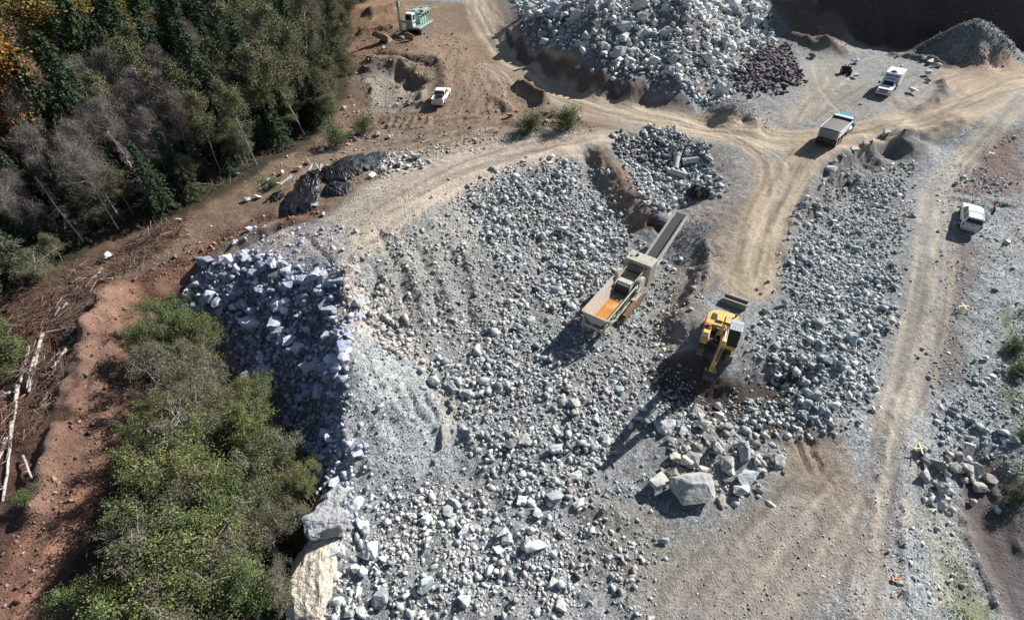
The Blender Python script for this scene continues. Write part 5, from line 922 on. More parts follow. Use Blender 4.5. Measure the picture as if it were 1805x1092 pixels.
# ------------------------------------------------------------ machine whose tracks show at the top edge
x, y, z = at(806, -8, 3.2); ld = root('loader', (x, y + 1.5, gz(x, y + 1.5)), 80, 'orange brown machine cut off at the top edge left of the haul road', 'loader')
MB().box((0, 0, 1.5), (2.4, 4.6, 1.2)).box((0, -1.2, 2.5), (2.0, 2.0, 1.0)).build('body', mat('orange_paint', (.45,.16,.05), .5, noise=.2), ld, .08); MB().box((0, .5, 2.9), (1.5, 1.4, 1.6)).build('cab', M_['glass'], ld, .05)
for sx in (-1, 1):
    for y_ in (-1.5, 1.6): wheel(ld, sx * 1.2, y_, .75, .55)
MB().prism([(2.4,.2),(3.6,.15),(3.5,.3),(2.7,.5),(2.6,1.3),(2.4,1.3)], -1.4, 1.4).build('bucket', M_['steel'], ld, .02)
# ------------------------------------------------------------ loose steel
p = (G(1294, 536)); bt = root('steel_skip', (p.x, p.y, p.z - .1), 123, 'dusty grey open steel skip standing right behind the excavator', 'steel skip')
MB().box((0,0,.06), (.75,2.3,.12)).box((-.38,0,.36), (.06,2.3,.72)).box((.38,0,.36), (.06,2.3,.72)).box((0,-1.15,.36), (.75,.06,.72)).box((0,1.15,.36), (.75,.06,.72)).build('shell', mat('dusty_steel', (.24,.225,.205), .8, noise=.2, nscale=3), bt, .01)
MB().box((-.4,0,.74), (.14,2.4,.08)).box((.4,0,.74), (.14,2.4,.08)).build('rim_beam', mat('dusty_rim', (.33,.31,.28), .8, noise=.15), bt, .01)
MB().box((0,0,.3), (.68,2.2,.4)).build('fill', mat('dusty_fill', (.22,.20,.175), .95, noise=.3, nscale=4, bump=.1), bt, 0)
p = G(1489, 131); lb = root('loose_bucket', (p.x, p.y, p.z), 195, 'dark loose excavator bucket lying open on the service pad', 'excavator bucket')
MB().prism([(.75,.05),(.85,.0),(-.5,.0),(-.72,.5),(-.5,1.2),(-.42,1.15),(-.6,.5),(-.42,.1)], -.75, .75).box((-.76,.05,.45), (.05,1.1,.85)).box((.76,.05,.45), (.05,1.1,.85)).build('shell', M_['dark'], lb, .01)
MB().box((-.22,-.55,1.25), (.07,.3,.4), (.4,0,0)).box((.22,-.55,1.25), (.07,.3,.4), (.4,0,0)).build('hanger', M_['dark'], lb, .01)
# ------------------------------------------------------------ concrete pipes
for i, (a, b_, lab) in enumerate([((1193,279),(1189,304),'concrete pipe pointing away, between the other two broken pipes'), ((1201,292),(1229,287),'concrete pipe lying rightmost with its bell end facing left'), ((1181,308),(1209,317),'lowest of the three concrete pipes lying across the rubble')]):
    A_ = G(*a) + Vector((0, 0, .55)); B_ = G(*b_) + Vector((0, 0, .5)); bm = bmesh.new(); d = (B_ - A_).normalized(); q = d.to_track_quat('Z', 'Y').to_matrix(); L_ = (B_ - A_).length; mid_ = (A_ + B_) / 2
    prof = [(0,.40),(0,.50),(.3,.50),(.36,.42),(L_,.42),(L_,.33),(0,.33)]; rings = []
    for h_, r_ in prof: rings.append([bm.verts.new(q @ Vector((r_ * math.cos(t), r_ * math.sin(t), h_ - L_ / 2))) for t in np.linspace(0, 2 * math.pi, 25)[:-1]])
    for k in range(len(rings)):
        r0, r1 = rings[k], rings[(k + 1) % len(rings)]
        for j in range(24): bm.faces.new((r0[j], r0[(j+1) % 24], r1[(j+1) % 24], r1[j]))
    bmesh.ops.recalc_face_normals(bm, faces=bm.faces[:]); me = bpy.data.meshes.new('concrete_pipe'); bm.to_mesh(me); bm.free(); me.materials.append(M_['conc'])
    o = link('concrete_pipe', me); o.location = mid_; tag(o, lab, 'pipe', 'broken concrete pipes in the hollow')
# ------------------------------------------------------------ wire tangle
p = G(1230, 343); b = MB(); rr = random.Random(5)
for k in range(110):
    a = rr.uniform(0, 6.28); r0 = rr.uniform(.1, .3); r1 = rr.uniform(1.0, 1.55); tw = rr.uniform(-.4, .4); h_ = rr.uniform(.7, 1.15)
    b.tube([(r0 * math.cos(a), r0 * math.sin(a), h_), (r1 * .55 * math.cos(a + tw * .5), r1 * .55 * math.sin(a + tw * .5), h_ * .95), (r1 * .9 * math.cos(a + tw), r1 * .9 * math.sin(a + tw), h_ * .5), (r1 * math.cos(a + tw * 1.3), r1 * math.sin(a + tw * 1.3), -.1)], .035, 4)
b.box((0, 0, .25), (1.6, 1.6, .7), taper=.6)
o = b.build('wire_tangle', M_['wire'], None, 0); o.location = p; tag(o, 'dark tangled bundle of wire below the concrete pipes', 'wire bundle')
# ------------------------------------------------------------ black netting
def netting(u, v, sx, sy, h, az, label, seed, fold='fan', m='net'):
    p = G(u, v); N_ = 84; rr = np.random.default_rng(seed); X, Y = np.meshgrid(np.linspace(-1, 1, N_), np.linspace(-1, 1, N_)); r = (np.abs(X) ** 3 + np.abs(Y) ** 3) ** (1/3)
    th = np.arctan2(Y, X + 1.2)
    if fold == 'fan': f = np.abs(vnoise(th * 26 + seed, r * 1.3, seed) * 2 - 1) + .5 * np.abs(vnoise(th * 55, r * 2, seed + 1) * 2 - 1)
    else: f = np.abs(vnoise(X * 1.2 + seed, Y * 15 + X * 2.2, seed) * 2 - 1) + .5 * np.abs(vnoise(X * 2, Y * 34, seed + 1) * 2 - 1)
    dome = np.clip(1 - r ** 3, 0, 1) ** .5 * (1 + .35 * fbm(X * 1.6 + seed, Y * 1.6, seed + 2, 3))
    edge = 1 + .18 * fbm(X * 2, Y * 2, seed + 9, 2) + .10 * fbm(X * 6, Y * 6, seed + 7, 2)
    Z = h * .5 * dome * (1 - .10 * f) + .06 * fbm(X * 9, Y * 9, seed + 3, 2) - .12
    xs = X * sx * edge; ys = Y * sy * edge; ca, sa = math.cos(-R(az)), math.sin(-R(az)); wx_ = p.x + xs * ca - ys * sa; wy_ = p.y + xs * sa + ys * ca
    zz = gh(HZ, wx_, wy_) + np.maximum(Z, -.1) - p.z
    V = np.stack([wx_ - p.x, wy_ - p.y, zz], -1).reshape(-1, 3); V2 = V - np.array([0, 0, .25]); ii = np.arange(N_ * N_).reshape(N_, N_)
    Fq = np.stack([ii[:-1, :-1], ii[:-1, 1:], ii[1:, 1:], ii[1:, :-1]], -1).reshape(-1, 4); off = N_ * N_; rim = list(ii[0]) + list(ii[1:, -1]) + list(ii[-1, :-1][::-1]) + list(ii[1:-1, 0][::-1])
    side = np.array([[rim[k], rim[(k + 1) % len(rim)], rim[(k + 1) % len(rim)] + off, rim[k] + off] for k in range(len(rim))])[:, ::-1]
    o = link('netting', fast_mesh('netting', np.concatenate([V, V2]), np.concatenate([Fq, Fq[:, ::-1] + off, side]), M_[m])); o.location = p; tag(o, label, 'netting', 'black netting piled at the road end'); return o
M_['net2'] = mat('grey_netting', (.016,.019,.022), .6, noise=.35, nscale=3, bump=.05)
netting(489, 347, 1.1, .9, .8, 70, 'small ruffled black netting end at the far left of the pile', 3, 'rows')
netting(532, 354, 3.3, 2.4, 1.3, 88, 'big flat black netting sheet lying lowest in the pile', 4, 'rows')
netting(546, 328, 2.8, 1.4, 1.7, 85, 'long black netting roll behind the lowest sheet', 5, 'rows'); netting(556, 312, 1.8, 1.8, 1.2, 40, 'black netting heap holding short logs', 6, 'fan')
netting(596, 334, 2.0, 1.5, 1.5, 20, 'grey green fanned netting sheet at the right of the lowest sheet', 7, 'fan', 'net2'); netting(595, 306, 2.4, 2.0, 1.8, 60, 'dark crumpled netting in the middle of the pile', 8, 'rows')
netting(626, 292, 2.5, 2.6, 2.0, 130, 'tall grey black netting roll fanned out over the pile', 9, 'fan', 'net2'); netting(658, 283, 2.6, 1.6, 1.1, 100, 'black netting bundle at the far right of the pile', 10, 'rows', 'net2')
# ------------------------------------------------------------ logs
def tube_np(pts, rad, seg=6):
    pts = np.asarray(pts, float); V = []; F_ = []
    for i, p in enumerate(pts):
        d = pts[min(i + 1, len(pts) - 1)] - pts[max(i - 1, 0)]; d = d / (np.linalg.norm(d) + 1e-9); a = np.cross(d, (0, 0, 1) if abs(d[2]) < .9 else (1, 0, 0)); a /= np.linalg.norm(a); b_ = np.cross(d, a)
        for k in range(seg): t = 2 * math.pi * k / seg; V.append(p + rad[i] * (a * math.cos(t) + b_ * math.sin(t)))
    for i in range(len(pts) - 1):
        for k in range(seg): F_.append([i * seg + k, i * seg + (k + 1) % seg, (i + 1) * seg + (k + 1) % seg, (i + 1) * seg + k])
    return np.array(V), np.array(F_)
def log(a, b_, r_, label, h0=.35, h1=.35, name='log', group='felled birch logs'):
    A_ = G(*a) + Vector((0, 0, h0)); B_ = G(*b_) + Vector((0, 0, h1)); rr = random.Random(int(a[0] * 7 + a[1])); k = 7
    pts = [np.array(A_.lerp(B_, i / (k - 1)) - A_) + np.array([rr.uniform(-.05, .05), rr.uniform(-.05, .05), rr.uniform(-.04, .04)]) for i in range(k)]
    V, F_ = tube_np(pts, [r_ * (1 - .35 * i / (k - 1)) * rr.uniform(.92, 1.08) for i in range(k)], 8); bm = bmesh.new(); vs = [bm.verts.new(v) for v in V]
    for f in F_: bm.faces.new([vs[i] for i in f])
    bm.faces.new(vs[:8]); bm.faces.new(vs[-8:])
    for _ in range(3):
        t = rr.uniform(.3, .95); q = Vector(pts[int(t * (k - 1))]); d = Vector((rr.uniform(-1, 1), rr.uniform(-1, 1), rr.uniform(.1, .8))) * .5; v_, f_ = tube_np([q, q + d * .6, q + d], [r_ * .3, r_ * .2, r_ * .1], 5); v2 = [bm.verts.new(z) for z in v_]
        for f in f_: bm.faces.new([v2[i] for i in f])
    bmesh.ops.recalc_face_normals(bm, faces=bm.faces[:]); me = bpy.data.meshes.new(name); bm.to_mesh(me); bm.free(); me.materials.append(M_['wood']); o = link(name, me); o.location = A_; tag(o, label, 'log', group)
for a in [((77,592),(55,695),.17,'longest pale log leaning down the slash beside two thinner logs'),((132,580),(82,591),.12,'thin pale log lying across the top of the longest log'),((55,614),(40,678),.14,'pale log left of the longest log'),((63,634),(52,689),.11,'thin pale log between the longest log and its left neighbour'),
          ((121,617),(96,653),.14,'short pale log in the slash below the dirt berm'),((36,684),(31,722),.17,'short thick pale log below the three leaning logs'),((22,695),(6,704),.15,'stubby log end at the left edge'),((184,476),(152,512),.16,'grey log at the top of the brush beside the forest'),
          ((124,537),(99,559),.15,'broken grey log in the middle of the brush'),((125,495),(201,495),.10,'thin pole lying level at the top of the brush'),((26,747),(11,886),.14,'long pale log in the shade at the left edge'),((16,776),(-4,830),.16,'thick pale log crossing the long shaded log'),
          ((46,806),(60,846),.10,'bent pale branch right of the shaded logs'),((34,712),(16,840),.09,'thin pale pole beside the long shaded log'),((135,600),(82,650),.07,'forked thin branch beside the short pale log'),((555,306),(549,316),.16,'left short log inside the netting heap'),((560,305),(567,315),.16,'middle short log inside the netting heap'),((571,306),(568,317),.14,'right short log inside the netting heap'),((519,327),(500,341),.22,'pale plank like log lying on the left of the netting')]:
    nn = a[3].find('netting') >= 0; log(a[0], a[1], a[2], a[3], 1.3 if nn else .35, 1.2 if nn else .35, group='short logs in the netting' if nn else 'felled birch logs')
# ------------------------------------------------------------ survey crosses, tripod, case
def cross(u, v, h, label, a0):
    p = G(u, v); t = root('survey_cross', (p.x, p.y, p.z), 0, label, 'survey target', 'survey crosses'); MB().box((0, 0, h / 2), (.06, .06, h)).build('stake', M_['lath'], t, 0)
    for k, a in enumerate((a0, a0 + 1.25)): MB().box((0, 0, h + .02 * k + .01), (1.15, .10, .018), (.06, .05, a)).build('lath', M_['lath'], t, 0)
cross(1693, 547, .6, 'pale wooden survey cross right of the upper lower road', .1); cross(1616, 797, .6, 'pale wooden survey cross beside the boulder cluster near the lower road', .0); cross(1744, 276, .5, 'pale wooden survey cross on the reddish patch at upper right', .2); cross(1806, 418, .5, 'survey cross cut by the right edge beyond the yellow case', .3)
p = G(1773, 430); t = root('survey_case', (p.x, p.y, p.z), 30, 'small yellow equipment case with white lid on the gravel', 'equipment case'); MB().box((0,0,.2), (.42,.5,.4)).build('case_body', M_['hat'], t, .04); MB().box((0,0,.43), (.4,.48,.05)).build('lid', M_['white'], t, .01)
p = G(1780, 424); t = root('survey_tripod', (p.x, p.y, p.z), 0, 'yellow survey tripod standing behind the yellow case', 'tripod')
for k in range(3): a = k * 2.09; MB().tube([(.5 * math.cos(a), .5 * math.sin(a), 0), (.05 * math.cos(a), .05 * math.sin(a), 1.4)], .03).build('leg', M_['hat'], t, 0)
MB().cyl((0,0,1.38), (0,0,1.45), .12).build('head_plate', M_['dark'], t, 0); MB().box((0,0,1.58), (.16,.2,.26)).build('instrument', M_['hat'], t, .02)
p = G(1578, 1021); t = MB()
rr = random.Random(9)
for k in range(6): a = rr.uniform(0, 3); t.tube([(rr.uniform(-.3,.3), rr.uniform(-.3,.3), .05), (rr.uniform(-.4,.4), rr.uniform(-.4,.4), .2), (rr.uniform(-.4,.4), rr.uniform(-.4,.4), .06)], .035, 5)
o = t.build('orange_strap', mat('faded_orange', (.55,.28,.18), .8), None, 0); o.location = p; tag(o, 'small faded orange strap dropped on the lower road gravel', 'strap')
# ------------------------------------------------------------ person beside the open door
def person(loc, az, label):
    J = {}; E2 = []; Rr = []
    def j(n_, p_, r_, par=None):
        J[n_] = len(Rr); Rr.append((p_, r_))
        if par: E2.append((J[par], J[n_]))
    j('pel', (0,0,.95), .15); j('wst', (0,.03,1.12), .125, 'pel'); j('chs', (0,.10,1.34), .155, 'wst'); j('nck', (0,.16,1.50), .06, 'chs'); j('hd0', (0,.20,1.60), .085, 'nck'); j('hd1', (0,.22,1.71), .095, 'hd0'); j('hd2', (0,.22,1.79), .06, 'hd1')
    for s_, n_ in ((-1, 'l'), (1, 'r')):
        j('hip' + n_, (s_*.10,0,.88), .105, 'pel'); j('kne' + n_, (s_*.13,.03*s_,.48), .065, 'hip' + n_); j('ank' + n_, (s_*.15,-.05*s_,.09), .045, 'kne' + n_); j('toe' + n_, (s_*.17,.15-.05*s_,.04), .04, 'ank' + n_)
        j('sho' + n_, (s_*.21,.10,1.43), .065, 'chs'); j('elb' + n_, (s_*.28,.20,1.16), .045, 'sho' + n_); j('wri' + n_, (s_*.22,.42,1.08), .03, 'elb' + n_); j('plm' + n_, (s_*.21,.49,1.07), .032, 'wri' + n_)
        for k in range(4): j('f%d%s' % (k, n_), (s_*(.18 + k*.02),.56 + .006*(k % 3),1.06), .009, 'plm' + n_); j('g%d%s' % (k, n_), (s_*(.18 + k*.02),.59 + .006*(k % 3),1.035), .008, 'f%d%s' % (k, n_))
        j('th' + n_, (s_*.165,.50,1.06), .011, 'plm' + n_); j('tk' + n_, (s_*.15,.535,1.05), .009, 'th' + n_)
    me = bpy.data.meshes.new('person'); me.from_pydata([p_ for p_, _ in Rr], E2, []); me.materials.append(M_['vest']); o = link('person', me); o.location = loc; o.rotation_euler = (0, 0, -R(az)); sk = o.modifiers.new('skin', 'SKIN'); o.modifiers.new('sub', 'SUBSURF').render_levels = 1
    for k, (p_, r_) in enumerate(Rr): me.skin_vertices[0].data[k].radius = (r_, r_)
    me.skin_vertices[0].data[0].use_root = True; tag(o, label, 'person')
    h = MB(); bmesh.ops.create_icosphere(h.bm, subdivisions=2, radius=.105)
    for v in h.bm.verts: v.co = Vector((v.co.x * .95, v.co.y * 1.1, v.co.z * 1.15)) + Vector((0, .225, 1.70))
    h.box((0, .335, 1.69), (.025, .03, .045)); h.build('face', M_['skin'], o, 0, True)
    h = MB(); bmesh.ops.create_icosphere(h.bm, subdivisions=2, radius=.12)
    for v in h.bm.verts: v.co = Vector((v.co.x, v.co.y * 1.12, max(v.co.z, -.005))) + Vector((0, .21, 1.74))
    h.build('hard_hat', M_['red'], o, 0, True); return o
q = G(1742, 386); person((q.x, q.y, q.z), 290, 'person in dark clothes standing beside the open pickup door')
# ------------------------------------------------------------ trees
def leafmat(name, attr='leaf'):
    m = mat(name, rough_=.75, attr=attr); b = m.node_tree.nodes['Principled BSDF']; b.inputs['Specular IOR Level'].default_value = .25
    return m
LEAF = leafmat('foliage'); BARK = mat('grey_bark', (.30,.28,.26), .9, noise=.35, nscale=3); PBARK = mat('pale_alder_bark', (.50,.47,.45), .9, noise=.3, nscale=2.5, dirt=(.2,.17,.15), dirt_amt=.25); DBARK = mat('dark_bark', (.09,.07,.055), .95, noise=.3)
TWIG = mat('twig_bark', rough_=.9, attr='leaf')
def quads(C_, size, rr, up=.35, aspect=.7, dirv=None, cols=None):
    k = len(C_); nrm = rr.normal(size=(k, 3)); nrm[:, 2] = np.abs(nrm[:, 2]) + up; nrm /= np.linalg.norm(nrm, axis=1)[:, None]
    a = rr.normal(size=(k, 3)) if dirv is None else dirv + rr.normal(size=(k, 3)) * .25; a -= (a * nrm).sum(1)[:, None] * nrm; a /= np.linalg.norm(a, axis=1)[:, None] + 1e-9; b_ = np.cross(nrm, a)
    s = (size * rr.uniform(.6, 1.3, k))[:, None] * .5
    V = np.stack([C_ - a * s, C_ - b_ * s * aspect, C_ + a * s, C_ + b_ * s * aspect], 1).reshape(-1, 3); F_ = np.arange(4 * k).reshape(-1, 4); return V, F_, np.repeat(cols, 4, 0)
def palette(k, rr, cols, var=.25):
    cols = np.array(cols); return cols[rr.integers(0, len(cols), k)] * rr.uniform(1 - var, 1 + var, (k, 1))
def tree_mesh(kind, seed):
    rr = np.random.default_rng(seed); tr = []; lf = []
    def limb(p0, d, L, r0, bend=.15, seg=5, n_=5, grav=0.0):
        pts = [p0]; d = d / np.linalg.norm(d)
        for i in range(n_): d = d + rr.normal(size=3) * bend * .5 + np.array([0, 0, grav]); d /= np.linalg.norm(d); pts.append(pts[-1] + d * L / n_)
        tr.append(tube_np(pts, [r0 * (1 - .82 * i / n_) for i in range(n_ + 1)], seg)); return np.array(pts)
    if kind == 'conifer' or kind == 'conifer_pale':
        H_ = 15.0; limb(np.zeros(3), np.array([0, 0, 1.]), H_, .22, .03, 6, 8); nb = 150; base = [(.042,.075,.032),(.032,.060,.030),(.062,.092,.038),(.045,.08,.048)] if kind == 'conifer' else [(.075,.095,.055),(.055,.08,.045),(.09,.10,.06)]
        P, D, Cc = [], [], []
        for i in range(nb):
            t = (i + rr.uniform()) / nb; z = H_ * (.08 + .91 * t); L = (3.3 * (1 - t) ** .8 + .25) * rr.uniform(.7, 1.15); a = i * 2.4 + rr.uniform(-.4, .4); m_ = int(8 + 34 * L / 3.3); s_ = rr.uniform(.12, 1, m_) ** .7; w_ = rr.normal(size=m_) * .22 * (L * .3) * (1.2 - s_ * .6)
            x = L * s_; q = np.stack([x * math.cos(a) - w_ * math.sin(a), x * math.sin(a) + w_ * math.cos(a), z + .25 * x - .16 * x ** 2 + rr.normal(size=m_) * .10 - np.abs(w_) * .5], 1); P.append(q)
            D.append(np.tile([math.cos(a), math.sin(a), -.45], (m_, 1))); Cc.append(palette(m_, rr, base, .2) * rr.uniform(.75, 1.3))
            if i % 2 == 0: tr.append(tube_np([(0, 0, z), (L * .5 * math.cos(a), L * .5 * math.sin(a), z + .08 * L), (L * .95 * math.cos(a), L * .95 * math.sin(a), z + .25 * L - .16 * L * L)], [.05, .03, .01], 3))
        P = np.concatenate(P); P = np.repeat(P, 2, 0) + rr.normal(size=(len(P) * 2, 3)) * .11; lf.append(quads(P, .40, rr, .5, .42, np.repeat(np.concatenate(D), 2, 0), np.repeat(np.concatenate(Cc), 2, 0)))
        bark = DBARK
    elif kind == 'snag':
        H_ = 13.0; pts = limb(np.zeros(3), np.array([.02, 0, 1.]), H_, .16, .05, 6, 9); P, D, Cc = [], [], []
        for i in range(70):
            t = .12 + .88 * (i + rr.uniform()) / 70; z = H_ * t; L = (2.2 * (1 - t) + .4) * rr.uniform(.5, 1.2); a = rr.uniform(0, 6.28); c0 = np.array([np.interp(z, pts[:, 2], pts[:, 0]), np.interp(z, pts[:, 2], pts[:, 1]), z])
            tip = c0 + np.array([L * math.cos(a), L * math.sin(a), -.35 * L]); tr.append(tube_np([c0, (c0 + tip) / 2 + np.array([0, 0, .15]), tip], [.035, .02, .008], 3)); m_ = int(16 * L + 4); s_ = rr.uniform(.2, 1, m_)[:, None]; P.append(c0 + (tip - c0) * s_ + rr.normal(size=(m_, 3)) * .14 - np.array([0, 0, .1])); D.append(rr.normal(size=(m_, 3)) * .7 + np.array([math.cos(a), math.sin(a), -.6])); Cc.append(palette(m_, rr, [(.17,.15,.15),(.22,.19,.20),(.12,.10,.10)], .25))
        P = np.concatenate(P); lf.append(quads(P, .55, rr, .2, .09, np.concatenate(D), np.concatenate(Cc))); bark = PBARK
    else:
        cfg = dict(bare=(12, 2.6, 34, .11, [(.17,.145,.14),(.22,.19,.18),(.13,.105,.10),(.14,.13,.09)], .5, .05, 8500), alder=(13, 2.7, 32, .11, [(.13,.13,.06),(.10,.115,.045),(.16,.14,.08),(.08,.105,.035)], .20, .55, 8500),
                   maple=(13, 4.2, 34, .25, [(.27,.12,.025),(.32,.155,.03),(.19,.085,.02),(.24,.15,.04)], .26, .8, 12000), gold=(12, 3.6, 32, .22, [(.19,.13,.03),(.15,.11,.025),(.23,.155,.04),(.09,.08,.025)], .24, .75, 10000),
                   brown=(12, 3.0, 30, .2, [(.10,.07,.035),(.13,.085,.04),(.08,.06,.03)], .22, .7, 8500),
                   green=(7.5, 2.7, 36, .12, [(.085,.115,.04),(.12,.15,.05),(.06,.085,.032),(.10,.125,.05)], .135, .65, 15000), yellow=(7.5, 2.5, 36, .12, [(.13,.14,.045),(.10,.12,.04),(.18,.175,.055),(.075,.09,.035)], .13, .65, 15000),
                   olive=(8.0, 2.8, 40, .12, [(.11,.11,.06),(.14,.13,.07),(.08,.085,.045)], .125, .6, 11500), bush=(2.6, 1.5, 22, .05, [(.085,.11,.045),(.11,.13,.05),(.065,.085,.035)], .13, .65, 5000))[kind]
        H_, Rc, nb, r0, cols, ls, asp, nl = cfg; ls = ls * (.75 if kind in ('maple','gold') else 1); nl = int(nl * (1.5 if kind in ('maple','gold') else 1)); ns = 1 if kind in ('bare','alder','maple','gold','brown') else (3 if kind != 'bush' else 5); P = []; ends = []
        for s_ in range(ns):
            d = np.array([rr.normal() * (.06 if ns == 1 else .28), rr.normal() * (.06 if ns == 1 else .28), 1.]); pts = limb(np.array([rr.normal() * .1 * (ns > 1), rr.normal() * .1 * (ns > 1), 0]), d, H_ * (.95 if ns == 1 else rr.uniform(.8, .98)), r0, .07, 6, 8)
            for i in range(nb // ns):
                t = (.38 if kind in ('bare', 'alder') else .25) + .7 * rr.uniform(); k_ = t * 8; i0 = min(int(k_), 7); c0 = pts[i0] + (pts[i0 + 1] - pts[i0]) * (k_ - i0); a = rr.uniform(0, 6.28); el = rr.uniform(.25, 1.0) if kind in ('bare', 'alder') else rr.uniform(-.1, .9)
                env = math.sin(min(max((t - .15) / .9, 0), 1) * math.pi) ** .6; L = Rc * env * rr.uniform(.55, 1.15); q = limb(c0, np.array([math.cos(a) * math.cos(el), math.sin(a) * math.cos(el), math.sin(el)]), L, r0 * .3, .3, 4, 4); ends.append(q[2:])
                for _ in range(3):
                    q2 = limb(q[rr.integers(1, 4)], q[-1] - q[0] + rr.normal(size=3) * L * .6, L * .5, r0 * .13, .4, 3, 3); ends.append(q2[1:])
        E_ = np.concatenate(ends); 
        if kind == 'bare':
            c_ = E_[rr.integers(0, len(E_), nl)] + rr.normal(size=(nl, 3)) * .30; dirv = rr.normal(size=(nl, 3)) * .6 + np.array([0, 0, .9]); lf.append(quads(c_, ls * 1.3, rr, .1, .03, dirv, palette(nl, rr, cols)))
        else:
            ncl = int(nl / 28); cc = E_[rr.integers(0, len(E_), ncl)] + rr.normal(size=(ncl, 3)) * .22; tint_ = rr.uniform(.7, 1.35, (ncl, 1)); idx_ = rr.integers(0, ncl, nl); sp = .30 if H_ > 9 else .21
            c_ = cc[idx_] + rr.normal(size=(nl, 3)) * sp; lf.append(quads(c_, ls, rr, .45, asp, None, palette(nl, rr, cols, .18) * tint_[idx_]))
            if kind in ('alder', 'olive'): lf.append(quads(E_[rr.integers(0, len(E_), 1500)] + rr.normal(size=(1500, 3)) * .3, .55, rr, .1, .05, rr.normal(size=(1500, 3)) * .6 + np.array([0, 0, .8]), palette(1500, rr, [(.2,.17,.16),(.26,.23,.21)])))
        bark = {'bare': PBARK, 'alder': BARK, 'green': BARK, 'yellow': BARK, 'olive': BARK}.get(kind, DBARK)
    def cat(L):
        V, F_, Cc, off = [], [], [], 0
        for it in L:
            V.append(it[0]); F_.append(it[1] + off); off += len(it[0])
            if len(it) > 2: Cc.append(it[2])
        return np.concatenate(V), np.concatenate(F_), (np.concatenate(Cc) if Cc else None)
    V, F_, _ = cat(tr); t_me = fast_mesh('trunk', V, F_, bark, smooth=True); V, F_, Cc = cat(lf); c_me = fast_mesh('crown', V, F_, LEAF, np.clip(Cc, .005, .9), 'leaf')
    return t_me, c_me, H_
LIB = {}
for kd, nv in (('conifer', 4), ('conifer_pale', 2), ('snag', 2), ('bare', 4), ('alder', 4), ('maple', 2), ('gold', 2), ('brown', 1), ('green', 3), ('yellow', 3), ('olive', 3), ('bush', 2)): LIB[kd] = [tree_mesh(kd, 2000 + hash(kd.__len__()) % 50 + i * 13 + len(kd) * 101) for i in range(nv)]
KN = dict(conifer='conifer_tree', conifer_pale='conifer_tree', snag='dead_conifer', bare='bare_tree', alder='alder_tree', maple='maple_tree', gold='maple_tree', brown='broadleaf_tree', green='young_tree', yellow='young_tree', olive='young_tree', bush='bush')
def plant(kd, x, y, h, label, cat, group, wide=1.0, lean=(0, 0), dz=0):
    t_me, c_me, H_ = LIB[kd][random.randrange(len(LIB[kd]))]; k = h / H_
    r_ = bpy.data.objects.new(KN[kd], None); COL.objects.link(r_); r_.location = (x, y, gz(x, y) - .1 + dz); r_.scale = (k * wide, k * wide, k); r_.rotation_euler = (lean[0], lean[1], random.uniform(0, 6.28)); tag(r_, label, cat, group)
    link('trunk', t_me, r_); link('crown', c_me, r_); return r_
# the forest
FP = W([(-160,-60),(640,-60),(640,10),(630,60),(622,130),(612,190),(585,232),(528,250),(435,312),(345,352),(255,398),(170,415),(60,520),(-10,560),(-180,640)])
lo = FP.min(0); hi = FP.max(0); pts = []; rf_ = random.Random(42)
lo[0] = max(lo[0], -150); hi[1] = min(hi[1], 172)
for _ in range(34000):
    x = rf_.uniform(lo[0], hi[0]); y = rf_.uniform(lo[1], hi[1])
    dmin = 2.9 if y < 90 else 3.8 if y < 125 else 4.8
    if all((x - a) ** 2 + (y - b_) ** 2 > dmin * dmin for a, b_ in pts): pts.append((x, y))
pts = np.array(pts); sd_ = sdist(FP, pts[:, 0], pts[:, 1]); ok = sd_ < -.3; pts = pts[ok]; sd_ = sd_[ok]
def proj(x, y, z): d = y * math.cos(R(PITCH)) - (z - CAMZ) * math.sin(R(PITCH)); return 902.5 + 902.5 * x / d, 546 - 902.5 * (y * math.sin(R(PITCH)) + (z - CAMZ) * math.cos(R(PITCH))) / d
fcnt = {}; front = []
for (x, y), s_ in zip(pts, sd_):
    if y < 4: continue
    z = gz(x, y); u, v = proj(x, y, z); ut, vt = proj(x, y, z + 13)
    if (ut < -40 and u < -40) or vt > 1200 or (vt < -60 and v < -60): continue
    r_ = rf_.random(); edge = s_ > -7
    if u > 430: kd = 'alder' if r_ < .62 else 'conifer' if r_ < .8 else 'bare' if r_ < .9 else 'conifer_pale'
    elif u > 300 and v < 120: kd = 'alder' if r_ < .45 else 'conifer'
    elif edge: kd = 'bare' if r_ < .52 else 'conifer' if r_ < .66 else 'snag' if r_ < .76 else 'alder' if r_ < .82 else 'conifer_pale'
    elif s_ > -24 and u < 420: kd = 'bare' if r_ < .46 else 'conifer_pale' if r_ < .5 else 'conifer' if r_ < .85 else 'alder' if r_ < .93 else 'snag'
    else: kd = 'conifer' if r_ < .72 else 'brown' if r_ < .80 else 'alder' if r_ < .9 else 'gold'
    if u < 230 and v > 330 and kd == 'conifer': kd = 'bare' if r_ < .6 else 'conifer_pale'
    h = {'conifer': rf_.uniform(9, 19), 'conifer_pale': rf_.uniform(7, 12), 'snag': rf_.uniform(9, 13), 'bare': rf_.uniform(9, 14), 'alder': rf_.uniform(10, 15), 'brown': 12, 'gold': 13}[kd]
    if edge and kd == 'conifer': h *= .5
    if edge and kd != 'conifer': h *= .85
    if math.hypot(u - 45, (v - 240) * .7) < 60 and kd != 'gold': h *= .5
    if u > 560: h *= .75
    front.append((kd, x, y, h, s_, u, v))
front.sort(key=lambda q: -q[5]); names = dict(conifer='dark green conifer', conifer_pale='pale green drooping conifer', snag='dead grey conifer', bare='bare purplish tree', alder='thin olive brown alder', brown='brown leaved tree', gold='golden leaved tree')
ek = {}
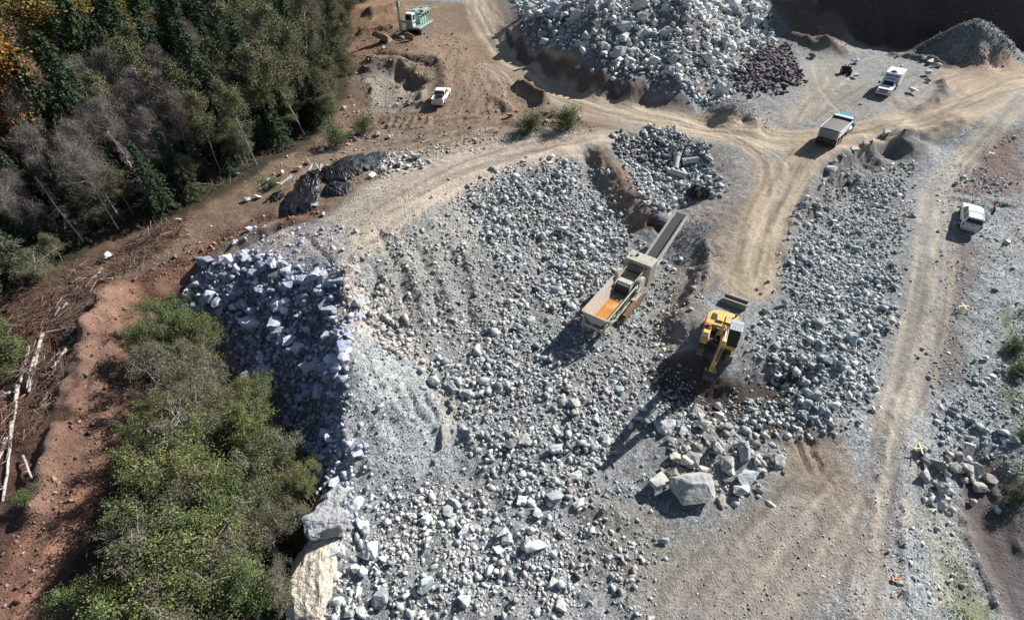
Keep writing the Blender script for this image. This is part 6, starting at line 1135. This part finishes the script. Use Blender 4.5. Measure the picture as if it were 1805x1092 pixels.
for kd, x, y, h, s_, u, v in front:
    row_ = 'front row' if s_ > -5.5 else 'second row' if s_ > -10 else 'third row' if s_ > -15 else 'fourth row' if s_ > -21 else 'deep part' if s_ > -30 else 'farthest part'
    colm = 'at the left border' if u < 60 else 'above the brush heap' if u < 180 else 'above the red dirt' if u < 300 else 'above the white boulders' if u < 420 else 'above the netting' if u < 520 else 'beside the drill bench'
    size_ = 'tall' if h > 13.5 else 'short' if h < 9.5 else 'middling'; key_ = (size_, kd, row_, colm); ek[key_] = ek.get(key_, 0) + 1
    lab = '%s %s, %s of the forest %s' % (size_, names[kd], row_, colm) + (', number %d' % ek[key_] if ek[key_] > 1 else '')
    plant(kd, x, y, h, lab, 'tree', {'conifer':'dark conifers of the forest','conifer_pale':'pale conifers of the forest','snag':'dead conifers of the forest','bare':'bare trees of the forest','alder':'alders of the forest','brown':'brown trees of the forest','gold':'golden trees of the forest'}[kd], lean=(rf_.uniform(-.05, .05), rf_.uniform(-.05, .05)))
us_ = {}
for kd, x, y, h, s_, u, v in list(front):
    for t_ in range(2):
        if s_ < -9 or rf_.random() > (.8 if u < 440 else .7): continue
        ux, uy = x + rf_.uniform(-2.2, 2.2), y + rf_.uniform(-2.4, 1.0)
        if sdist(FP, np.array([ux]), np.array([uy]))[0] > 0: continue
        k2 = rf_.choice(['conifer', 'conifer_pale', 'conifer_pale', 'olive', 'alder']); colm = 'at the left border' if u < 60 else 'above the brush heap' if u < 180 else 'above the red dirt' if u < 300 else 'above the white boulders' if u < 420 else 'above the netting' if u < 520 else 'beside the drill bench'
        wd_ = {'conifer': 'low dark conifer', 'conifer_pale': 'low pale conifer', 'olive': 'low leafy thicket tree', 'alder': 'low olive alder'}[k2]; us_[(k2, colm)] = us_.get((k2, colm), 0) + 1
        plant(k2, ux, uy, rf_.uniform(3.2, 6.2), '%s filling the forest front %s, number %d' % (wd_, colm, us_[(k2, colm)]), 'tree', 'low trees filling the forest front', 1.5)
def plant_px(kd, u, v, h, label, cat, group, wide=1.0, ff=.62):
    x = y = None; z = -5
    for _ in range(6): a = at(u, v, z + h * ff); x, y = a[0], a[1]; z = gz(x, y)
    return plant(kd, x, y, h, label, cat, group, wide)
plant_px('maple', 25, 130, 20, 'bright orange maple at the left edge of the forest', 'tree', 'orange maples', 1.15); plant_px('gold', 100, 45, 20, 'large golden maple right of the orange maple at the top', 'tree', 'orange maples', 1.3); plant_px('gold', 165, 25, 18, 'smaller golden maple at the very top of the forest', 'tree', 'orange maples', 1.1)
plant_px('maple', 15, 190, 17, 'lower orange maple just below the bright one', 'tree', 'orange maples', 1.0); plant_px('gold', 30, 60, 12, 'dull golden tree above the orange maple', 'tree', 'orange maples', 1.2)
print('FOREST', len(front))
# the green trees beside the dump
GT = [(275,545,5.5,'green',1.0),(320,560,6.5,'green',1.15),(345,600,6,'yellow',1.0),(290,620,6.5,'olive',1.1),(265,590,6,'green',1),(345,655,7,'olive',1.05),(290,680,7,'olive',1.15),(270,722,6,'yellow',.85),(310,735,8,'olive',1.15),(400,690,6.5,'olive',1.0),(440,690,5.5,'yellow',.9),(430,740,6.5,'yellow',1.0),
      (380,760,8,'green',1.1),(490,770,6,'green',1.05),(460,820,7,'olive',1.1),(243,770,6,'yellow',.8),(285,800,7,'olive',.9),(240,822,6,'green',.8),(310,830,8.5,'yellow',1.15),(380,850,8,'yellow',1.0),(430,880,7.5,'green',1.05),(525,850,4.5,'yellow',1.0),(262,880,7,'green',.9),(222,925,6.5,'olive',.85),
      (290,910,8.5,'olive',1.2),(360,930,8.5,'green',1.15),(430,960,7.5,'olive',1.1),(222,975,7,'green',.85),(190,1020,6.5,'yellow',.9),(270,1000,8.5,'yellow',1.15),(345,1020,8.5,'yellow',1.1),(420,1050,7.5,'green',1.1),(205,1068,7,'yellow',.9),(140,1075,6,'green',.8),(250,1080,8.5,'green',1.15),(490,920,5,'olive',1.0),(485,1040,4.5,'olive',1.0),(330,1100,8.5,'olive',1.1)]
for i, (u, v, h, kd, wd) in enumerate(GT):
    word = {'green': 'green leafy young tree', 'yellow': 'yellow green leafy young tree', 'olive': 'thin olive leaved young tree'}[kd]
    row_ = 'top of the grove by the dirt berm' if v < 640 else 'upper grove by the dump slope' if v < 780 else 'middle grove by the dirt track' if v < 940 else 'bottom of the grove by the cream rock'
    same = [q for q in GT[:i] if q[3] == kd and (q[1] < 640, q[1] < 780, q[1] < 940) == (v < 640, v < 780, v < 940)]
    plant_px(kd, u, v, h, '%s %s, %s' % (nth[len(same)], word, row_), 'tree', 'young trees between dirt track and dump', wd * .88)
bs = [(935,218,2.6,'left green bush between the two dirt roads'),(1002,210,3.0,'right green bush between the two dirt roads'),(480,322,.9,'small green weed by the white boulder'),(515,905,2.0,'small bush growing beside the grey crag'),(1795,608,1.3,'low green bush at the right edge'),(1802,650,1.2,'second low bush at the right edge below the first'),(1803,765,.9,'low scrub at the right edge beside the rubble'),(1806,870,1.3,'green bush at the right edge above the dark track'),
      (640,220,2.2,'dark bush at the forest corner above the netting'),(930,222,1.6,'small bush at the foot of the left bush'),(588,240,2.6,'dark green shrub at the right end of the forest edge'),(-6,575,2.2,'bright green bush at the left edge above the logs'),(8,618,2.8,'bright green conifer shrub at the left edge beside the logs'),(14,655,1.6,'low green shrub below the left edge conifer shrub'),(40,875,1.1,'grey green bough by the shaded logs')]
for u, v, h, lb in bs: plant_px('bush', u, v, h, lb, 'bush', None, 1.15, .5)
# ------------------------------------------------------------ slash and undergrowth
def strew(name, poly, dens, L0, L1, wd, cols, label, cat, up=.35, seed=1, lift=.25):
    rr = np.random.default_rng(seed); P = W(poly); lo = P.min(0); hi = P.max(0); k = int(np.prod(hi - lo) * dens); x = rr.uniform(lo[0], hi[0], k); y = rr.uniform(lo[1], hi[1], k)
    m = (sdist(P, x, y) < .8 * fbm(x * .5, y * .5, seed, 2)) & (rr.uniform(size=k) < np.clip(.55 + 1.4 * fbm(x * .4, y * .4, seed + 4, 3), .08, 1)); x, y = x[m], y[m]; k = len(x); z = gh(HZ, x, y) + rr.uniform(0, lift, k) + .02
    a = rr.uniform(0, 6.28, k); el = rr.normal(size=k) * up; L = rr.uniform(L0, L1, k) * .5; d = np.stack([np.cos(a) * np.cos(el), np.sin(a) * np.cos(el), np.sin(el)], 1) * L[:, None]; c_ = np.stack([x, y, z], 1)
    s = np.stack([-np.sin(a), np.cos(a), np.zeros(k)], 1); w_ = (wd * rr.uniform(.5, 1.6, k))[:, None]; u3 = np.cross(s, d / L[:, None])
    V = []
    for e_, f_ in ((-1, 1), (1, .4)):
        for t in (0, 2.09, 4.19): V.append(c_ + d * e_ + (s * math.cos(t) + u3 * math.sin(t)) * w_ * f_)
    V = np.stack(V, 1).reshape(-1, 3); b0 = (np.arange(k) * 6)[:, None]; Fq = np.concatenate([b0 + np.array(q) for q in ((0, 1, 4, 3), (1, 2, 5, 4), (2, 0, 3, 5))])
    tag(link(name, fast_mesh(name, V, Fq, TWIG, np.repeat(palette(k, rr, cols), 6, 0), 'leaf')), label, cat, kind='stuff')
strew('brushwood', [(40,490),(170,455),(250,420),(340,380),(330,410),(250,470),(190,500),(150,560),(125,640),(100,720),(50,780),(-40,840),(-60,620),(0,540)], 20, .4, 2.4, .027, [(.16,.075,.05),(.11,.055,.04),(.20,.12,.09),(.08,.045,.035),(.30,.24,.21)], 'heaps of reddish brown felled branches beside the dirt track', 'brushwood', .3, 3, .9)
strew('dead_undergrowth', [(60,500),(180,400),(350,350),(430,310),(520,255),(560,240),(560,225),(430,270),(330,310),(160,360),(40,450),(-60,520)], 14, .4, 1.6, .022, [(.18,.14,.12),(.12,.09,.07),(.09,.10,.04),(.25,.2,.17)], 'dead twigs and low undergrowth along the forest edge', 'undergrowth', .5, 5, .6)
strew('undergrowth', [(230,540),(330,560),(420,700),(520,800),(560,880),(520,1100),(60,1100),(150,930),(220,760)], 18, .3, 1.3, .02, [(.16,.11,.08),(.10,.08,.05),(.10,.11,.05),(.2,.16,.12)], 'dry brown undergrowth beneath the young trees', 'undergrowth', .6, 7, .5)
gr = []
def grass(polys, dens, name, label):
    rr = np.random.default_rng(77); V, F_, Cc, off = [], [], [], 0
    for poly in polys:
        P = W(poly); lo = P.min(0); hi = P.max(0); k = int(np.prod(hi - lo) * dens); x = rr.uniform(lo[0], hi[0], k); y = rr.uniform(lo[1], hi[1], k); m = (sdist(P, x, y) < .4 * fbm(x, y, 5, 2)) & (rr.uniform(size=k) < np.clip(.3 + 2.2 * fbm(x * .7, y * .7, 19, 3), 0, 1)); x, y = x[m], y[m]; k = len(x)
        v, f, c_ = quads(np.stack([x, y, gh(HZ, x, y) + rr.uniform(.02, .22, k)], 1), .2, rr, .1, .4, rr.normal(size=(k, 3)) * .4 + np.array([0, 0, 1]), palette(k, rr, [(.10,.15,.04),(.15,.19,.06),(.07,.10,.03),(.2,.2,.09)])); V.append(v); F_.append(f + off); Cc.append(c_); off += len(v)
    tag(link(name, fast_mesh(name, np.concatenate(V), np.concatenate(F_), LEAF, np.concatenate(Cc), 'leaf')), label, 'grass', kind='stuff')
grass([[(1640,960),(1700,1000),(1750,1100),(1680,1100)], [(1760,810),(1815,820),(1815,930),(1780,900)], [(1770,560),(1815,540),(1815,700),(1770,680)], [(1730,700),(1815,680),(1815,790)], [(445,318),(500,308),(490,330),(455,335)], [(540,290),(600,283),(585,300)], [(60,590),(110,580),(110,610),(70,620)]], 60, 'grass', 'patches of short green grass on banks and along the forest edge')
